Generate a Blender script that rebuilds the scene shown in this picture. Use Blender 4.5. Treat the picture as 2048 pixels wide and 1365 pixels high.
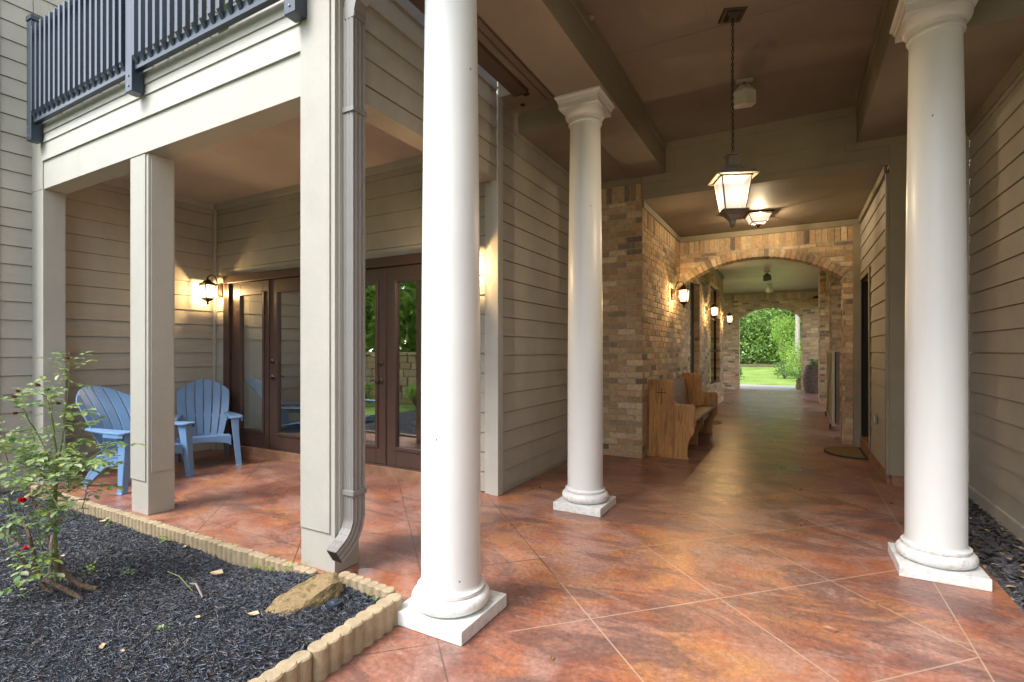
import bpy, math, random
import numpy as np
from mathutils import Vector, Matrix, noise
R=math.radians
random.seed(7)
sc=bpy.context.scene
for o in list(bpy.data.objects): bpy.data.objects.remove(o)
# ------------------------------------------------------------------ camera
H=1.32; F=1013.0; CX=1024.0; HY=702.0
A=math.atan2(1585-1024,F)
cd=bpy.data.cameras.new("camera"); cam=bpy.data.objects.new("camera",cd); sc.collection.objects.link(cam)
cam.location=(0,0,H); cam.rotation_euler=(R(90),0,A)
cd.lens=F/2048*36; cd.sensor_width=36; cd.shift_y=19.5/2048; cd.clip_start=.05; cd.clip_end=600
sc.camera=cam
# ------------------------------------------------------------------ sky and sun (soft overcast daylight)
w=bpy.data.worlds.new("World"); sc.world=w; w.use_nodes=True
nt=w.node_tree; bg=nt.nodes["Background"]
sk=nt.nodes.new("ShaderNodeTexSky"); sk.sky_type='NISHITA'; sk.sun_disc=False
SE,SR=52,205
sk.sun_elevation=R(SE); sk.sun_rotation=R(SR)
bw=nt.nodes.new("ShaderNodeRGBToBW"); mx=nt.nodes.new("ShaderNodeMix"); mx.data_type='RGBA'
mx.inputs[0].default_value=.72
nt.links.new(sk.outputs[0],bw.inputs[0]); nt.links.new(sk.outputs[0],mx.inputs[6]); nt.links.new(bw.outputs[0],mx.inputs[7])
nt.links.new(mx.outputs[2],bg.inputs[0]); bg.inputs[1].default_value=.15
sd=bpy.data.lights.new("sun",'SUN'); sd.energy=.7; sd.angle=R(25); sd.color=(1,.97,.93)
so=bpy.data.objects.new("sun",sd); sc.collection.objects.link(so)
so.rotation_euler=(R(90-SE),0,R(180-SR))
sc.view_settings.view_transform='Standard'; sc.view_settings.look='None'; sc.view_settings.gamma=1
sc.view_settings.exposure=2.55
LAMP=1.0
# ------------------------------------------------------------------ helpers
def link(name,me,parent=None):
    o=bpy.data.objects.new(name,me); sc.collection.objects.link(o)
    if parent: o.parent=parent
    return o
def tag(o,label=None,cat=None,group=None,kind=None):
    if label: o['label']=label
    if cat: o['category']=cat
    if group: o['group']=group
    if kind: o['kind']=kind
    return o
def thing(name,label,cat,loc=(0,0,0),rz=0,group=None):
    o=bpy.data.objects.new(name,None); sc.collection.objects.link(o)
    o.location=loc; o.rotation_euler=(0,0,rz); o.empty_display_size=.1
    return tag(o,label,cat,group)
def copy_tree(o,parent=None):
    c=o.copy(); sc.collection.objects.link(c)
    if parent: c.parent=parent
    for ch in [x for x in sc.objects if x.parent==o]: copy_tree(ch,c)
    return c
class MB:
    def __init__(s): s.v=[]; s.f=[]; s.m=[]; s.c=[]; s.usec=False
    def face(s,pts,m=0,c=None):
        i=len(s.v); s.v.extend([tuple(p) for p in pts]); s.f.append(tuple(range(i,i+len(pts)))); s.m.append(m); s.c.append(c)
        if c: s.usec=True
    def quad4(s,idx,m=0,c=None):
        s.f.append(tuple(idx)); s.m.append(m); s.c.append(c)
        if c: s.usec=True
    def box(s,x0,x1,y0,y1,z0,z1,m=0,c=None,mb=None,skip=''):
        i=len(s.v)
        s.v+= [(x,y,z) for z in (z0,z1) for y in (y0,y1) for x in (x0,x1)]
        F_=dict(b=(0,2,3,1),t=(4,5,7,6),f=(0,1,5,4),k=(2,6,7,3),l=(0,4,6,2),r=(1,3,7,5))
        for k,q in F_.items():
            if k in skip: continue
            s.quad4([i+a for a in q], (mb if (mb is not None and k=='b') else m),c)
    def obox(s,c0,ax,ay,az,m=0,c=None):   # oriented box: centre and three half vectors
        i=len(s.v); c0,ax,ay,az=map(Vector,(c0,ax,ay,az))
        for k in (-1,1):
            for j in (-1,1):
                for l in (-1,1): s.v.append(tuple(c0+ax*l+ay*j+az*k))
        for q in ((0,2,3,1),(4,5,7,6),(0,1,5,4),(2,6,7,3),(0,4,6,2),(1,3,7,5)): s.quad4([i+a for a in q],m,c)
    def tube(s,pts,rad,n=8,m=0,c=None,cap=True,sq=1.0):
        pts=[Vector(p) for p in pts]
        if not hasattr(rad,'__len__'): rad=[rad]*len(pts)
        up=None; base=len(s.v)
        for k,p in enumerate(pts):
            d=(pts[min(k+1,len(pts)-1)]-pts[max(k-1,0)])
            if d.length<1e-9: d=Vector((0,0,1))
            d.normalize()
            if up is None: up=d.orthogonal().normalized()
            else:
                up=up-d*up.dot(d)
                if up.length<1e-6: up=d.orthogonal()
                up.normalize()
            b=d.cross(up)
            for j in range(n):
                a=2*math.pi*j/n; s.v.append(tuple(p+(up*math.cos(a)+b*math.sin(a)*sq)*rad[k]))
        for k in range(len(pts)-1):
            for j in range(n):
                a=base+k*n+j; b_=base+k*n+(j+1)%n
                s.quad4((a,b_,b_+n,a+n),m,c)
        if cap:
            s.quad4([base+j for j in range(n)][::-1],m,c); s.quad4([base+(len(pts)-1)*n+j for j in range(n)],m,c)
    def lathe(s,prof,n=32,o=(0,0,0),m=0,c=None,ph=0):
        base=len(s.v)
        for r,z in prof:
            for j in range(n):
                a=2*math.pi*j/n+ph; s.v.append((o[0]+r*math.cos(a),o[1]+r*math.sin(a),o[2]+z))
        for k in range(len(prof)-1):
            for j in range(n):
                a=base+k*n+j; b_=base+k*n+(j+1)%n
                s.quad4((a,b_,b_+n,a+n),m,c)
        s.quad4([base+j for j in range(n)][::-1],m,c); s.quad4([base+(len(prof)-1)*n+j for j in range(n)],m,c)
    def prism(s,poly,axis,a0,a1,m=0,c=None):  # poly in the plane without axis, extruded a0..a1
        def P3(p,a):
            if axis=='x': return (a,p[0],p[1])
            if axis=='y': return (p[0],a,p[1])
            return (p[0],p[1],a)
        i=len(s.v); n=len(poly)
        for a in (a0,a1): s.v+=[P3(p,a) for p in poly]
        s.quad4([i+j for j in range(n)],m,c); s.quad4([i+n+j for j in range(n)][::-1],m,c)
        for j in range(n): s.quad4((i+j,i+(j+1)%n,i+n+(j+1)%n,i+n+j),m,c)
    def build(s,name,mats,parent=None,bevel=0,smooth=False,seg=2,recalc=True):
        me=bpy.data.meshes.new(name); me.from_pydata(s.v,[],s.f)
        if not isinstance(mats,(list,tuple)): mats=[mats]
        for x in mats: me.materials.append(x)
        me.polygons.foreach_set('material_index',s.m)
        if s.usec:
            at=me.color_attributes.new('Col','FLOAT_COLOR','CORNER')
            arr=[]
            for f,c in zip(s.f,s.c):
                c=c or (.4,.4,.4)
                arr+= (list(c)+[1])*len(f)
            at.data.foreach_set('color',arr)
        if recalc and len(s.f)<60000:
            import bmesh
            bm=bmesh.new(); bm.from_mesh(me); bmesh.ops.recalc_face_normals(bm,faces=bm.faces); bm.to_mesh(me); bm.free()
        if smooth:
            me.polygons.foreach_set('use_smooth',[True]*len(s.f))
            try: me.set_sharp_from_angle(angle=R(40))
            except Exception: pass
        me.update()
        o=link(name,me,parent)
        if bevel:
            b=o.modifiers.new('bevel','BEVEL'); b.width=bevel; b.segments=seg; b.limit_method='ANGLE'; b.angle_limit=R(40)
        return o
# ------------------------------------------------------------------ materials
def newmat(name):
    m=bpy.data.materials.new(name); m.use_nodes=True
    return m,m.node_tree,m.node_tree.nodes["Principled BSDF"]
def N(nt,t,**k):
    n=nt.nodes.new(t)
    for a,b in k.items(): setattr(n,a,b)
    return n
def coords(nt,scale=(1,1,1),rot=(0,0,0)):
    g=N(nt,"ShaderNodeNewGeometry"); mp=N(nt,"ShaderNodeMapping"); mp.inputs['Scale'].default_value=scale; mp.inputs['Rotation'].default_value=rot
    nt.links.new(g.outputs['Position'],mp.inputs[0]); return mp.outputs[0]
def ocoords(nt,scale=(1,1,1)):
    g=N(nt,"ShaderNodeTexCoord"); mp=N(nt,"ShaderNodeMapping"); mp.inputs['Scale'].default_value=scale
    nt.links.new(g.outputs['Object'],mp.inputs[0]); return mp.outputs[0]
def noisen(nt,vec,scale,detail=4,rough=.6,dist=0):
    n=N(nt,"ShaderNodeTexNoise"); n.inputs['Scale'].default_value=scale; n.inputs['Detail'].default_value=detail
    n.inputs['Roughness'].default_value=rough; n.inputs['Distortion'].default_value=dist
    nt.links.new(vec,n.inputs['Vector']); return n
def ramp(nt,fac,stops,interp='LINEAR'):
    r=N(nt,"ShaderNodeValToRGB"); r.color_ramp.interpolation=interp
    el=r.color_ramp.elements
    while len(el)<len(stops): el.new(.5)
    for e,(p,c) in zip(el,stops):
        e.position=p; e.color=(c[0],c[1],c[2],1) if hasattr(c,'__len__') else (c,c,c,1)
    nt.links.new(fac,r.inputs[0]); return r.outputs[0]
def mixc(nt,fac,a,b,mode='MIX'):
    m=N(nt,"ShaderNodeMix",data_type='RGBA',blend_type=mode)
    for s_,v in ((0,fac),(6,a),(7,b)):
        if hasattr(v,'is_linked') or hasattr(v,'links'): nt.links.new(v,m.inputs[s_])
        elif hasattr(v,'__len__'): m.inputs[s_].default_value=(v[0],v[1],v[2],1)
        else: m.inputs[s_].default_value=v
    return m.outputs[2]
def mth(nt,op,a,b=None,c=None):
    m=N(nt,"ShaderNodeMath",operation=op)
    for i,v in enumerate((a,b,c)):
        if v is None: continue
        if hasattr(v,'links'): nt.links.new(v,m.inputs[i])
        else: m.inputs[i].default_value=v
    return m.outputs[0]
def bump(nt,b,hgt,strength=.3,dist=.01,prev=None):
    n=N(nt,"ShaderNodeBump"); n.inputs['Strength'].default_value=strength; n.inputs['Distance'].default_value=dist
    nt.links.new(hgt,n.inputs['Height'])
    if prev: nt.links.new(prev,n.inputs['Normal'])
    nt.links.new(n.outputs[0],b.inputs['Normal']); return n.outputs[0]
def cl(c,k): return tuple(min(1,max(0,x*k)) for x in c)
def paint(name,col,rough=.6,var=.12,scale=6,grain=None,bstr=.15,dirt=.15,spec=.4,fine=120,bdist=.004):
    m,nt,b=newmat(name); v=coords(nt)
    n1=noisen(nt,v,scale,5,.65)
    c=ramp(nt,n1.outputs[0],[(.25,cl(col,1-var)),(.75,cl(col,1+var))])
    n2=noisen(nt,coords(nt,(1,1,.25)),2.2,6,.7,.6)
    f=ramp(nt,n2.outputs[0],[(.52,0),(.78,dirt)])
    c=mixc(nt,f,c,cl((col[0]*.62,col[1]*.58,col[2]*.5),1))
    nt.links.new(c,b.inputs['Base Color']); b.inputs['Roughness'].default_value=rough; b.inputs['Specular IOR Level'].default_value=spec
    gv=coords(nt,grain) if grain else v
    n3=noisen(nt,gv,fine,3,.6)
    bump(nt,b,n3.outputs[0],bstr,bdist)
    return m
# siding: long grain along the boards (world x and y), short across (z)
SID=(.375,.35,.30)
m_siding=paint("siding_paint",SID,.62,.10,3,(1,1,14),.35,.22,.3,18,.006)
m_trim=paint("trim_paint",(.42,.405,.36),.6,.06,4,None,.3,.12,.3,70,.004)
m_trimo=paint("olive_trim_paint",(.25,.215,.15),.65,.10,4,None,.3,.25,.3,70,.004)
m_post=paint("post_paint",(.39,.37,.325),.6,.06,4,(1,1,.35),.45,.15,.3,60,.005)
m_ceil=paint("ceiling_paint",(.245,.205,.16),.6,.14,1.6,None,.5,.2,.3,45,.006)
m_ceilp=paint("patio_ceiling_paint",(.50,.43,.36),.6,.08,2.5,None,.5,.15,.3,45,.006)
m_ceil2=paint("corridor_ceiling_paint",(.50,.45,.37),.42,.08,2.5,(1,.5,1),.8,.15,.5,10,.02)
m_white=paint("column_white",(.68,.685,.67),.38,.025,3,None,.08,.06,.45,90,.002)
def specks(m,scale=7,th=.035,col=(.10,.08,.05)):
    nt=m.node_tree; b=nt.nodes['Principled BSDF']; l=b.inputs['Base Color'].links[0].from_socket
    v=N(nt,"ShaderNodeTexVoronoi"); v.inputs['Scale'].default_value=scale; nt.links.new(coords(nt,(1,1,.8)),v.inputs['Vector'])
    g=noisen(nt,coords(nt),3.1,2); th_=mth(nt,'MULTIPLY',mth(nt,'GREATER_THAN',g.outputs[0],.50),th)
    f=mth(nt,'LESS_THAN',v.outputs['Distance'],th_); c=mixc(nt,mth(nt,'MULTIPLY',f,.8),l,col)
    st=noisen(nt,coords(nt,(5,5,.35)),3,5,.7); c=mixc(nt,ramp(nt,st.outputs[0],[(.55,0),(.8,.22)]),c,(.52,.50,.42))
    sp=N(nt,"ShaderNodeSeparateXYZ"); g2=N(nt,"ShaderNodeNewGeometry"); nt.links.new(g2.outputs['Position'],sp.inputs[0])
    sp2=noisen(nt,coords(nt),28,4,.75); k=mth(nt,'MULTIPLY',mth(nt,'LESS_THAN',sp.outputs[2],.16),ramp(nt,sp2.outputs[0],[(.50,0),(.68,.55)]))
    c=mixc(nt,k,c,(.40,.34,.24)); nt.links.new(c,b.inputs['Base Color'])
specks(m_white)
m_spout=paint("downspout_metal",(.215,.20,.19),.38,.05,8,None,.02,.1,.5,60,.002)
m_gutter=paint("gutter_brown",(.09,.06,.045),.4,.1,8,None,.05,.2,.5,60,.002)
m_rail=paint("rail_blue_grey",(.024,.036,.055),.35,.1,10,(1,1,.2),.15,.1,.5,80,.002)
m_door=paint("door_brown",(.075,.042,.032),.38,.12,8,(6,6,.5),.2,.1,.5,30,.003)
m_bronze=paint("bronze_metal",(.06,.045,.03),.42,.2,30,None,.1,.2,.6,90,.002); m_bronze.node_tree.nodes["Principled BSDF"].inputs['Metallic'].default_value=.7
m_lantern=paint("weathered_lantern_metal",(.14,.115,.08),.55,.3,25,None,.25,.4,.5,90,.003)
m_verdi=paint("verdigris_metal",(.10,.12,.10),.6,.3,25,None,.2,.3,.5,90,.003)
m_blue=paint("blue_plastic",(.145,.265,.455),.42,.05,6,None,.05,.08,.45,60,.001)
m_conc=paint("concrete_pale",(.40,.37,.33),.85,.15,5,None,.5,.35,.2,60,.01)
m_curb=paint("edging_concrete",(.35,.275,.175),.85,.28,9,None,.6,.3,.2,70,.006)
m_curbold=paint("weathered_edging",(.24,.17,.085),.9,.35,25,None,1,.5,.2,50,.02)
m_wplas=paint("white_plastic",(.62,.60,.52),.4,.04,6,None,.05,.15,.45,60,.001)
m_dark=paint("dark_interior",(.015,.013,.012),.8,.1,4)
m_black=paint("black_rubber",(.02,.02,.02),.6,.1,4)
m_orange=paint("stained_concrete_base",(.27,.145,.085),.7,.35,7,None,.5,.4,.3,60,.008)
m_wallin=paint("room_plaster",(.20,.17,.14),.8,.05,4)
m_cream=paint("panel_cream",(.22,.19,.11),.55,.06,5)
m_creamw=paint("brace_cream",(.38,.35,.25),.5,.04,5)
m_matf=paint("mat_fibre",(.24,.16,.08),.95,.3,60,None,.8,.2,.1,200,.005)
m_bark=paint("bark",(.14,.10,.07),.9,.35,12,(6,6,1),1,.4,.2,10,.02)
m_barkp=paint("pale_bark",(.30,.26,.22),.9,.3,8,(6,6,1),1,.4,.2,10,.02)
m_cane=paint("green_cane",(.13,.16,.05),.6,.3,15,None,.2,.2,.3,60,.002)
m_wicker=None
def leafmat(name,cols,tr=.35):
    m,nt,b=newmat(name); g=N(nt,"ShaderNodeNewGeometry")
    c=ramp(nt,g.outputs['Random Per Island'],[(i/(len(cols)-1),c) for i,c in enumerate(cols)])
    nt.links.new(c,b.inputs['Base Color']); b.inputs['Roughness'].default_value=.45
    t=N(nt,"ShaderNodeBsdfTranslucent"); nt.links.new(c,t.inputs[0])
    ms=N(nt,"ShaderNodeMixShader"); ms.inputs[0].default_value=tr
    nt.links.new(b.outputs[0],ms.inputs[1]); nt.links.new(t.outputs[0],ms.inputs[2])
    nt.links.new(ms.outputs[0],nt.nodes['Material Output'].inputs[0]); return m
m_leaf=leafmat("tree_leaf",[(.06,.13,.03),(.11,.20,.045),(.17,.29,.06),(.08,.16,.04)])
m_leafb=leafmat("bright_leaf",[(.16,.30,.04),(.25,.40,.06),(.32,.46,.08),(.12,.24,.04)],.5)
m_leafd=leafmat("wood_leaf",[(.06,.13,.035),(.14,.25,.06),(.24,.38,.08),(.30,.45,.11)],.5)
m_rose=leafmat("rose_leaf",[(.09,.18,.05),(.17,.28,.08),(.27,.37,.14),(.34,.42,.08),(.13,.22,.09),(.38,.44,.26)],.35)
m_petal=leafmat("rose_petal",[(.55,.01,.02),(.7,.02,.03)],.3)
m_dry=leafmat("dry_leaf",[(.30,.17,.08),(.42,.28,.15),(.5,.38,.24),(.22,.11,.05)],.2)
m_hip=leafmat("dead_bloom",[(.20,.09,.04),(.30,.14,.07)],.2)
m_cyc=leafmat("cycad_leaf",[(.10,.22,.04),(.16,.30,.06)],.4)
def brickmat():
    m,nt,b=newmat("brick"); a=N(nt,"ShaderNodeVertexColor",layer_name='Col'); v=coords(nt)
    n=noisen(nt,v,22,5,.7); n2=noisen(nt,v,90,4,.7)
    f=ramp(nt,n.outputs[0],[(.3,.72),(.7,1.22)])
    c=mixc(nt,1.0,a.outputs[0],f,'MULTIPLY')
    f2=ramp(nt,n2.outputs[0],[(.62,0),(.75,.45)])
    c=mixc(nt,f2,c,(.12,.09,.065))
    nt.links.new(c,b.inputs['Base Color']); b.inputs['Roughness'].default_value=.88; b.inputs['Specular IOR Level'].default_value=.25
    bump(nt,b,mth(nt,'ADD',n.outputs[0],mth(nt,'MULTIPLY',n2.outputs[0],.6)),.6,.008)
    return m
m_brick=brickmat()
def floormat():
    m,nt,b=newmat("stained_concrete_floor")
    g=N(nt,"ShaderNodeNewGeometry"); sp=N(nt,"ShaderNodeSeparateXYZ"); nt.links.new(g.outputs['Position'],sp.inputs[0])
    X,Y=sp.outputs[0],sp.outputs[1]; v=coords(nt)
    n1=noisen(nt,v,.9,7,.62,.5); n2=noisen(nt,coords(nt,(1,1,1),(0,0,.6)),2.3,7,.68,.7); n3=noisen(nt,v,38,4,.75); n4=noisen(nt,coords(nt,(.7,1.6,1)),1.5,8,.75,1.2)
    c=ramp(nt,n1.outputs[0],[(.30,(.14,.055,.042)),(.42,(.235,.085,.055)),(.50,(.34,.115,.058)),(.56,(.39,.165,.065)),(.62,(.27,.10,.062)),(.70,(.16,.07,.055))])
    pk=ramp(nt,n2.outputs[0],[(.45,0),(.60,.85)])
    c=mixc(nt,pk,c,(.34,.185,.14))
    dk=ramp(nt,n4.outputs[0],[(.47,0),(.57,.72)])
    c=mixc(nt,dk,c,(.12,.06,.052))
    wt=ramp(nt,noisen(nt,coords(nt,(1,2.2,1),(0,0,-.5)),2.0,8,.75,1.5).outputs[0],[(.57,0),(.70,.38)])
    c=mixc(nt,wt,c,(.50,.40,.34))
    fs=ramp(nt,n3.outputs[0],[(.3,.62),(.7,1.3)]); c=mixc(nt,1.0,c,fs,'MULTIPLY'); c=mixc(nt,.05,c,(.24,.19,.16))
    # sawn joints on the diagonal plus border joints
    def lines(coord,off,per,wd):
        t=mth(nt,'FRACT',mth(nt,'ADD',mth(nt,'DIVIDE',mth(nt,'SUBTRACT',coord,off),per),.5))
        return mth(nt,'LESS_THAN',mth(nt,'ABSOLUTE',mth(nt,'SUBTRACT',t,.5)),wd/per)
    p=mth(nt,'ADD',X,Y); q=mth(nt,'SUBTRACT',Y,X)
    j=mth(nt,'MAXIMUM',lines(p,1.5,1.06,.0055),lines(q,3.24,1.06,.0055))
    inside=mth(nt,'LESS_THAN',X,.70); j=mth(nt,'MULTIPLY',j,inside)
    def one(coord,at,wd): return mth(nt,'LESS_THAN',mth(nt,'ABSOLUTE',mth(nt,'SUBTRACT',coord,at)),wd)
    j=mth(nt,'MAXIMUM',j,one(X,.703,.003))
    jy=mth(nt,'MULTIPLY',one(Y,2.29,.003),mth(nt,'LESS_THAN',X,-1.75)); j=mth(nt,'MAXIMUM',j,jy)
    left=ramp(nt,mth(nt,'ADD',mth(nt,'MULTIPLY',X,.5),mth(nt,'ADD',1.0,mth(nt,'MULTIPLY',noisen(nt,v,1.2,3).outputs[0],.6))),[(.70,(.055,.03,.02)),(.80,(.46,.33,.23))])
    jf=mth(nt,'MULTIPLY',j,mth(nt,'ADD',.12,noisen(nt,v,3,4).outputs[0]))
    c=mixc(nt,jf,c,left)
    # wet patch under the downspout
    dx=mth(nt,'DIVIDE',mth(nt,'SUBTRACT',X,-2.02),.27); dy=mth(nt,'DIVIDE',mth(nt,'SUBTRACT',Y,2.22),.10)
    d2=mth(nt,'ADD',mth(nt,'MULTIPLY',dx,dx),mth(nt,'MULTIPLY',dy,dy))
    wet=mth(nt,'LESS_THAN',mth(nt,'ADD',d2,mth(nt,'MULTIPLY',noisen(nt,v,5,5).outputs[0],2.2)),2.0)
    c=mixc(nt,mth(nt,'MULTIPLY',wet,.55),c,(.30,.085,.02))
    nt.links.new(c,b.inputs['Base Color'])
    r=ramp(nt,n2.outputs[0],[(.3,.24),(.7,.42)])
    rr=mth(nt,'SUBTRACT',r,mth(nt,'MULTIPLY',wet,.2)); nt.links.new(rr,b.inputs['Roughness']); b.inputs['Specular IOR Level'].default_value=.5
    hh=mth(nt,'SUBTRACT',mth(nt,'ADD',mth(nt,'MULTIPLY',n3.outputs[0],.25),mth(nt,'MULTIPLY',noisen(nt,v,7,5,.6).outputs[0],1.0)),mth(nt,'MULTIPLY',j,.6))
    bump(nt,b,hh,.35,.008)
    return m
m_floor=floormat()
def woodmat(name,c1,c2,axis=(1,1,.08),rough=.45):
    m,nt,b=newmat(name); v=coords(nt,axis)
    n=noisen(nt,v,22,6,.65,.8); n2=noisen(nt,coords(nt,(1,1,.5)),3,3)
    c=ramp(nt,n.outputs[0],[(.3,c1),(.5,c2),(.62,cl(c1,1.15)),(.75,c2)])
    c=mixc(nt,1.0,c,ramp(nt,n2.outputs[0],[(.3,.75),(.7,1.25)]),'MULTIPLY')
    nt.links.new(c,b.inputs['Base Color']); b.inputs['Roughness'].default_value=rough
    bump(nt,b,n.outputs[0],.2,.003); return m
m_wood=woodmat("pew_wood",(.18,.075,.02),(.44,.21,.055))
m_woodh=woodmat("pew_seat_wood",(.12,.065,.028),(.24,.14,.06),(1,.08,1))
m_cut=paint("carved_wood",(.05,.025,.012),.7)
def glassmat():
    m,nt,b=newmat("door_glass"); nt.nodes.remove(b)
    t=N(nt,"ShaderNodeBsdfTransparent"); t.inputs[0].default_value=(.93,.95,.94,1)
    g=N(nt,"ShaderNodeBsdfGlossy"); g.inputs['Roughness'].default_value=.0; g.inputs[0].default_value=(.95,.97,.95,1)
    bp=N(nt,"ShaderNodeBump"); bp.inputs['Strength'].default_value=.12; bp.inputs['Distance'].default_value=.004
    n=noisen(nt,coords(nt),3.5,1); nt.links.new(n.outputs[0],bp.inputs['Height']); nt.links.new(bp.outputs[0],g.inputs['Normal'])
    lw=N(nt,"ShaderNodeLayerWeight"); lw.inputs[0].default_value=.5
    f=mth(nt,'MINIMUM',mth(nt,'ADD',mth(nt,'MULTIPLY',mth(nt,'POWER',lw.outputs['Facing'],3),.8),.32),1)
    ms=N(nt,"ShaderNodeMixShader"); nt.links.new(f,ms.inputs[0]); nt.links.new(t.outputs[0],ms.inputs[1]); nt.links.new(g.outputs[0],ms.inputs[2])
    nt.links.new(ms.outputs[0],nt.nodes['Material Output'].inputs[0]); return m
m_glass=glassmat()
def emit(name,col,st):
    m,nt,b=newmat(name); nt.nodes.remove(b); e=N(nt,"ShaderNodeEmission"); e.inputs[0].default_value=(*col,1); e.inputs[1].default_value=st
    nt.links.new(e.outputs[0],nt.nodes['Material Output'].inputs[0]); return m
def lampglass(name,col,st,core,rad,cz,tr):
    # frosted pane: glows most near the bulb, lets part of the bulb's light through
    m,nt,b=newmat(name); nt.nodes.remove(b); g=N(nt,"ShaderNodeTexCoord"); d=N(nt,"ShaderNodeVectorMath",operation='DISTANCE')
    nt.links.new(g.outputs['Object'],d.inputs[0]); d.inputs[1].default_value=cz
    q=mth(nt,'DIVIDE',d.outputs['Value'],rad); s_=mth(nt,'ADD',st,mth(nt,'MULTIPLY',core,mth(nt,'POWER',2.718,mth(nt,'MULTIPLY',mth(nt,'MULTIPLY',q,q),-1.0))))
    e=N(nt,"ShaderNodeEmission"); e.inputs[0].default_value=(*col,1); nt.links.new(s_,e.inputs[1])
    t_=N(nt,"ShaderNodeBsdfTransparent"); t_.inputs[0].default_value=(1,.97,.92,1); ms=N(nt,"ShaderNodeMixShader"); ms.inputs[0].default_value=1-tr
    nt.links.new(t_.outputs[0],ms.inputs[1]); nt.links.new(e.outputs[0],ms.inputs[2]); nt.links.new(ms.outputs[0],nt.nodes['Material Output'].inputs[0]); return m
m_lamp=lampglass("lit_lantern_glass",(1,.80,.52),.18,1.6,.065,(0,-.175,-.03),.35)
m_lamp2=lampglass("lit_frosted_glass",(1,.84,.66),.12,.5,.085,(0,0,.24),.18)
m_lamp3=lampglass("lit_ceiling_glass",(1,.82,.62),.14,.35,.09,(0,0,-.07),.18)
def bulb(parent,loc,power,col,rad=.02):
    l=bpy.data.lights.new('bulb','POINT'); l.energy=power; l.color=col; l.shadow_soft_size=rad
    o=bpy.data.objects.new('bulb',l); sc.collection.objects.link(o); o.parent=parent; o.location=loc
def groundmat(name,stops,scale,bs=.8):
    m,nt,b=newmat(name); v=coords(nt); n=noisen(nt,v,scale,8,.7); c=ramp(nt,n.outputs[0],stops)
    n2=noisen(nt,v,scale*12,4,.7); c=mixc(nt,1.0,c,ramp(nt,n2.outputs[0],[(.3,.6),(.7,1.3)]),'MULTIPLY')
    nt.links.new(c,b.inputs['Base Color']); b.inputs['Roughness'].default_value=.95; bump(nt,b,n2.outputs[0],bs,.03); return m
m_lawn=groundmat("lawn",[(.3,(.10,.17,.02)),(.5,(.17,.26,.035)),(.7,(.24,.32,.06))],.8)
m_soil=groundmat("mulch_base",[(.3,(.008,.009,.012)),(.6,(.02,.022,.028)),(.8,(.035,.037,.045))],6)
m_stone=groundmat("slate_base",[(.3,(.03,.028,.025)),(.6,(.06,.05,.045)),(.8,(.09,.07,.055))],9)
m_rock=groundmat("garden_rock",[(.36,(.07,.06,.02)),(.44,(.16,.115,.045)),(.52,(.27,.19,.095)),(.60,(.20,.13,.055)),(.68,(.12,.095,.035))],12,.35)
def chipmat(name,cols,rough=.5,spec=.5):
    m,nt,b=newmat(name); g=N(nt,"ShaderNodeNewGeometry")
    c=ramp(nt,g.outputs['Random Per Island'],[(i/(len(cols)-1),c) for i,c in enumerate(cols)])
    nt.links.new(c,b.inputs['Base Color']); b.inputs['Roughness'].default_value=rough; b.inputs['Specular IOR Level'].default_value=spec
    bump(nt,b,noisen(nt,coords(nt),150,3).outputs[0],.5,.003); return m
m_chip=chipmat("mulch_chips",[(.006,.008,.014),(.012,.016,.028),(.024,.031,.05),(.045,.056,.085),(.010,.013,.022),(.07,.08,.10),(.02,.025,.04),(.085,.06,.04),(.016,.02,.034)],.4)
m_slate=chipmat("slate_chips",[(.03,.03,.035),(.06,.06,.07),(.10,.10,.12),(.07,.055,.045),(.045,.045,.055)],.55)
m_retain=chipmat("retaining_stone",[(.30,.20,.10),(.40,.29,.17),(.26,.19,.13),(.45,.34,.22)],.9,.2)
m_wick=chipmat("dark_wicker",[(.05,.028,.018),(.09,.05,.035),(.13,.08,.06)],.5)
m_curtain=paint("curtain_cloth",(.85,.84,.80),.9,.03,3)
_n=m_curtain.node_tree; _t=_n.nodes.new('ShaderNodeBsdfTranslucent'); _t.inputs[0].default_value=(.85,.84,.8,1); _m=_n.nodes.new('ShaderNodeMixShader'); _m.inputs[0].default_value=.45
_n.links.new(_n.nodes['Principled BSDF'].outputs[0],_m.inputs[1]); _n.links.new(_t.outputs[0],_m.inputs[2]); _n.links.new(_m.outputs[0],_n.nodes['Material Output'].inputs[0])
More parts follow.
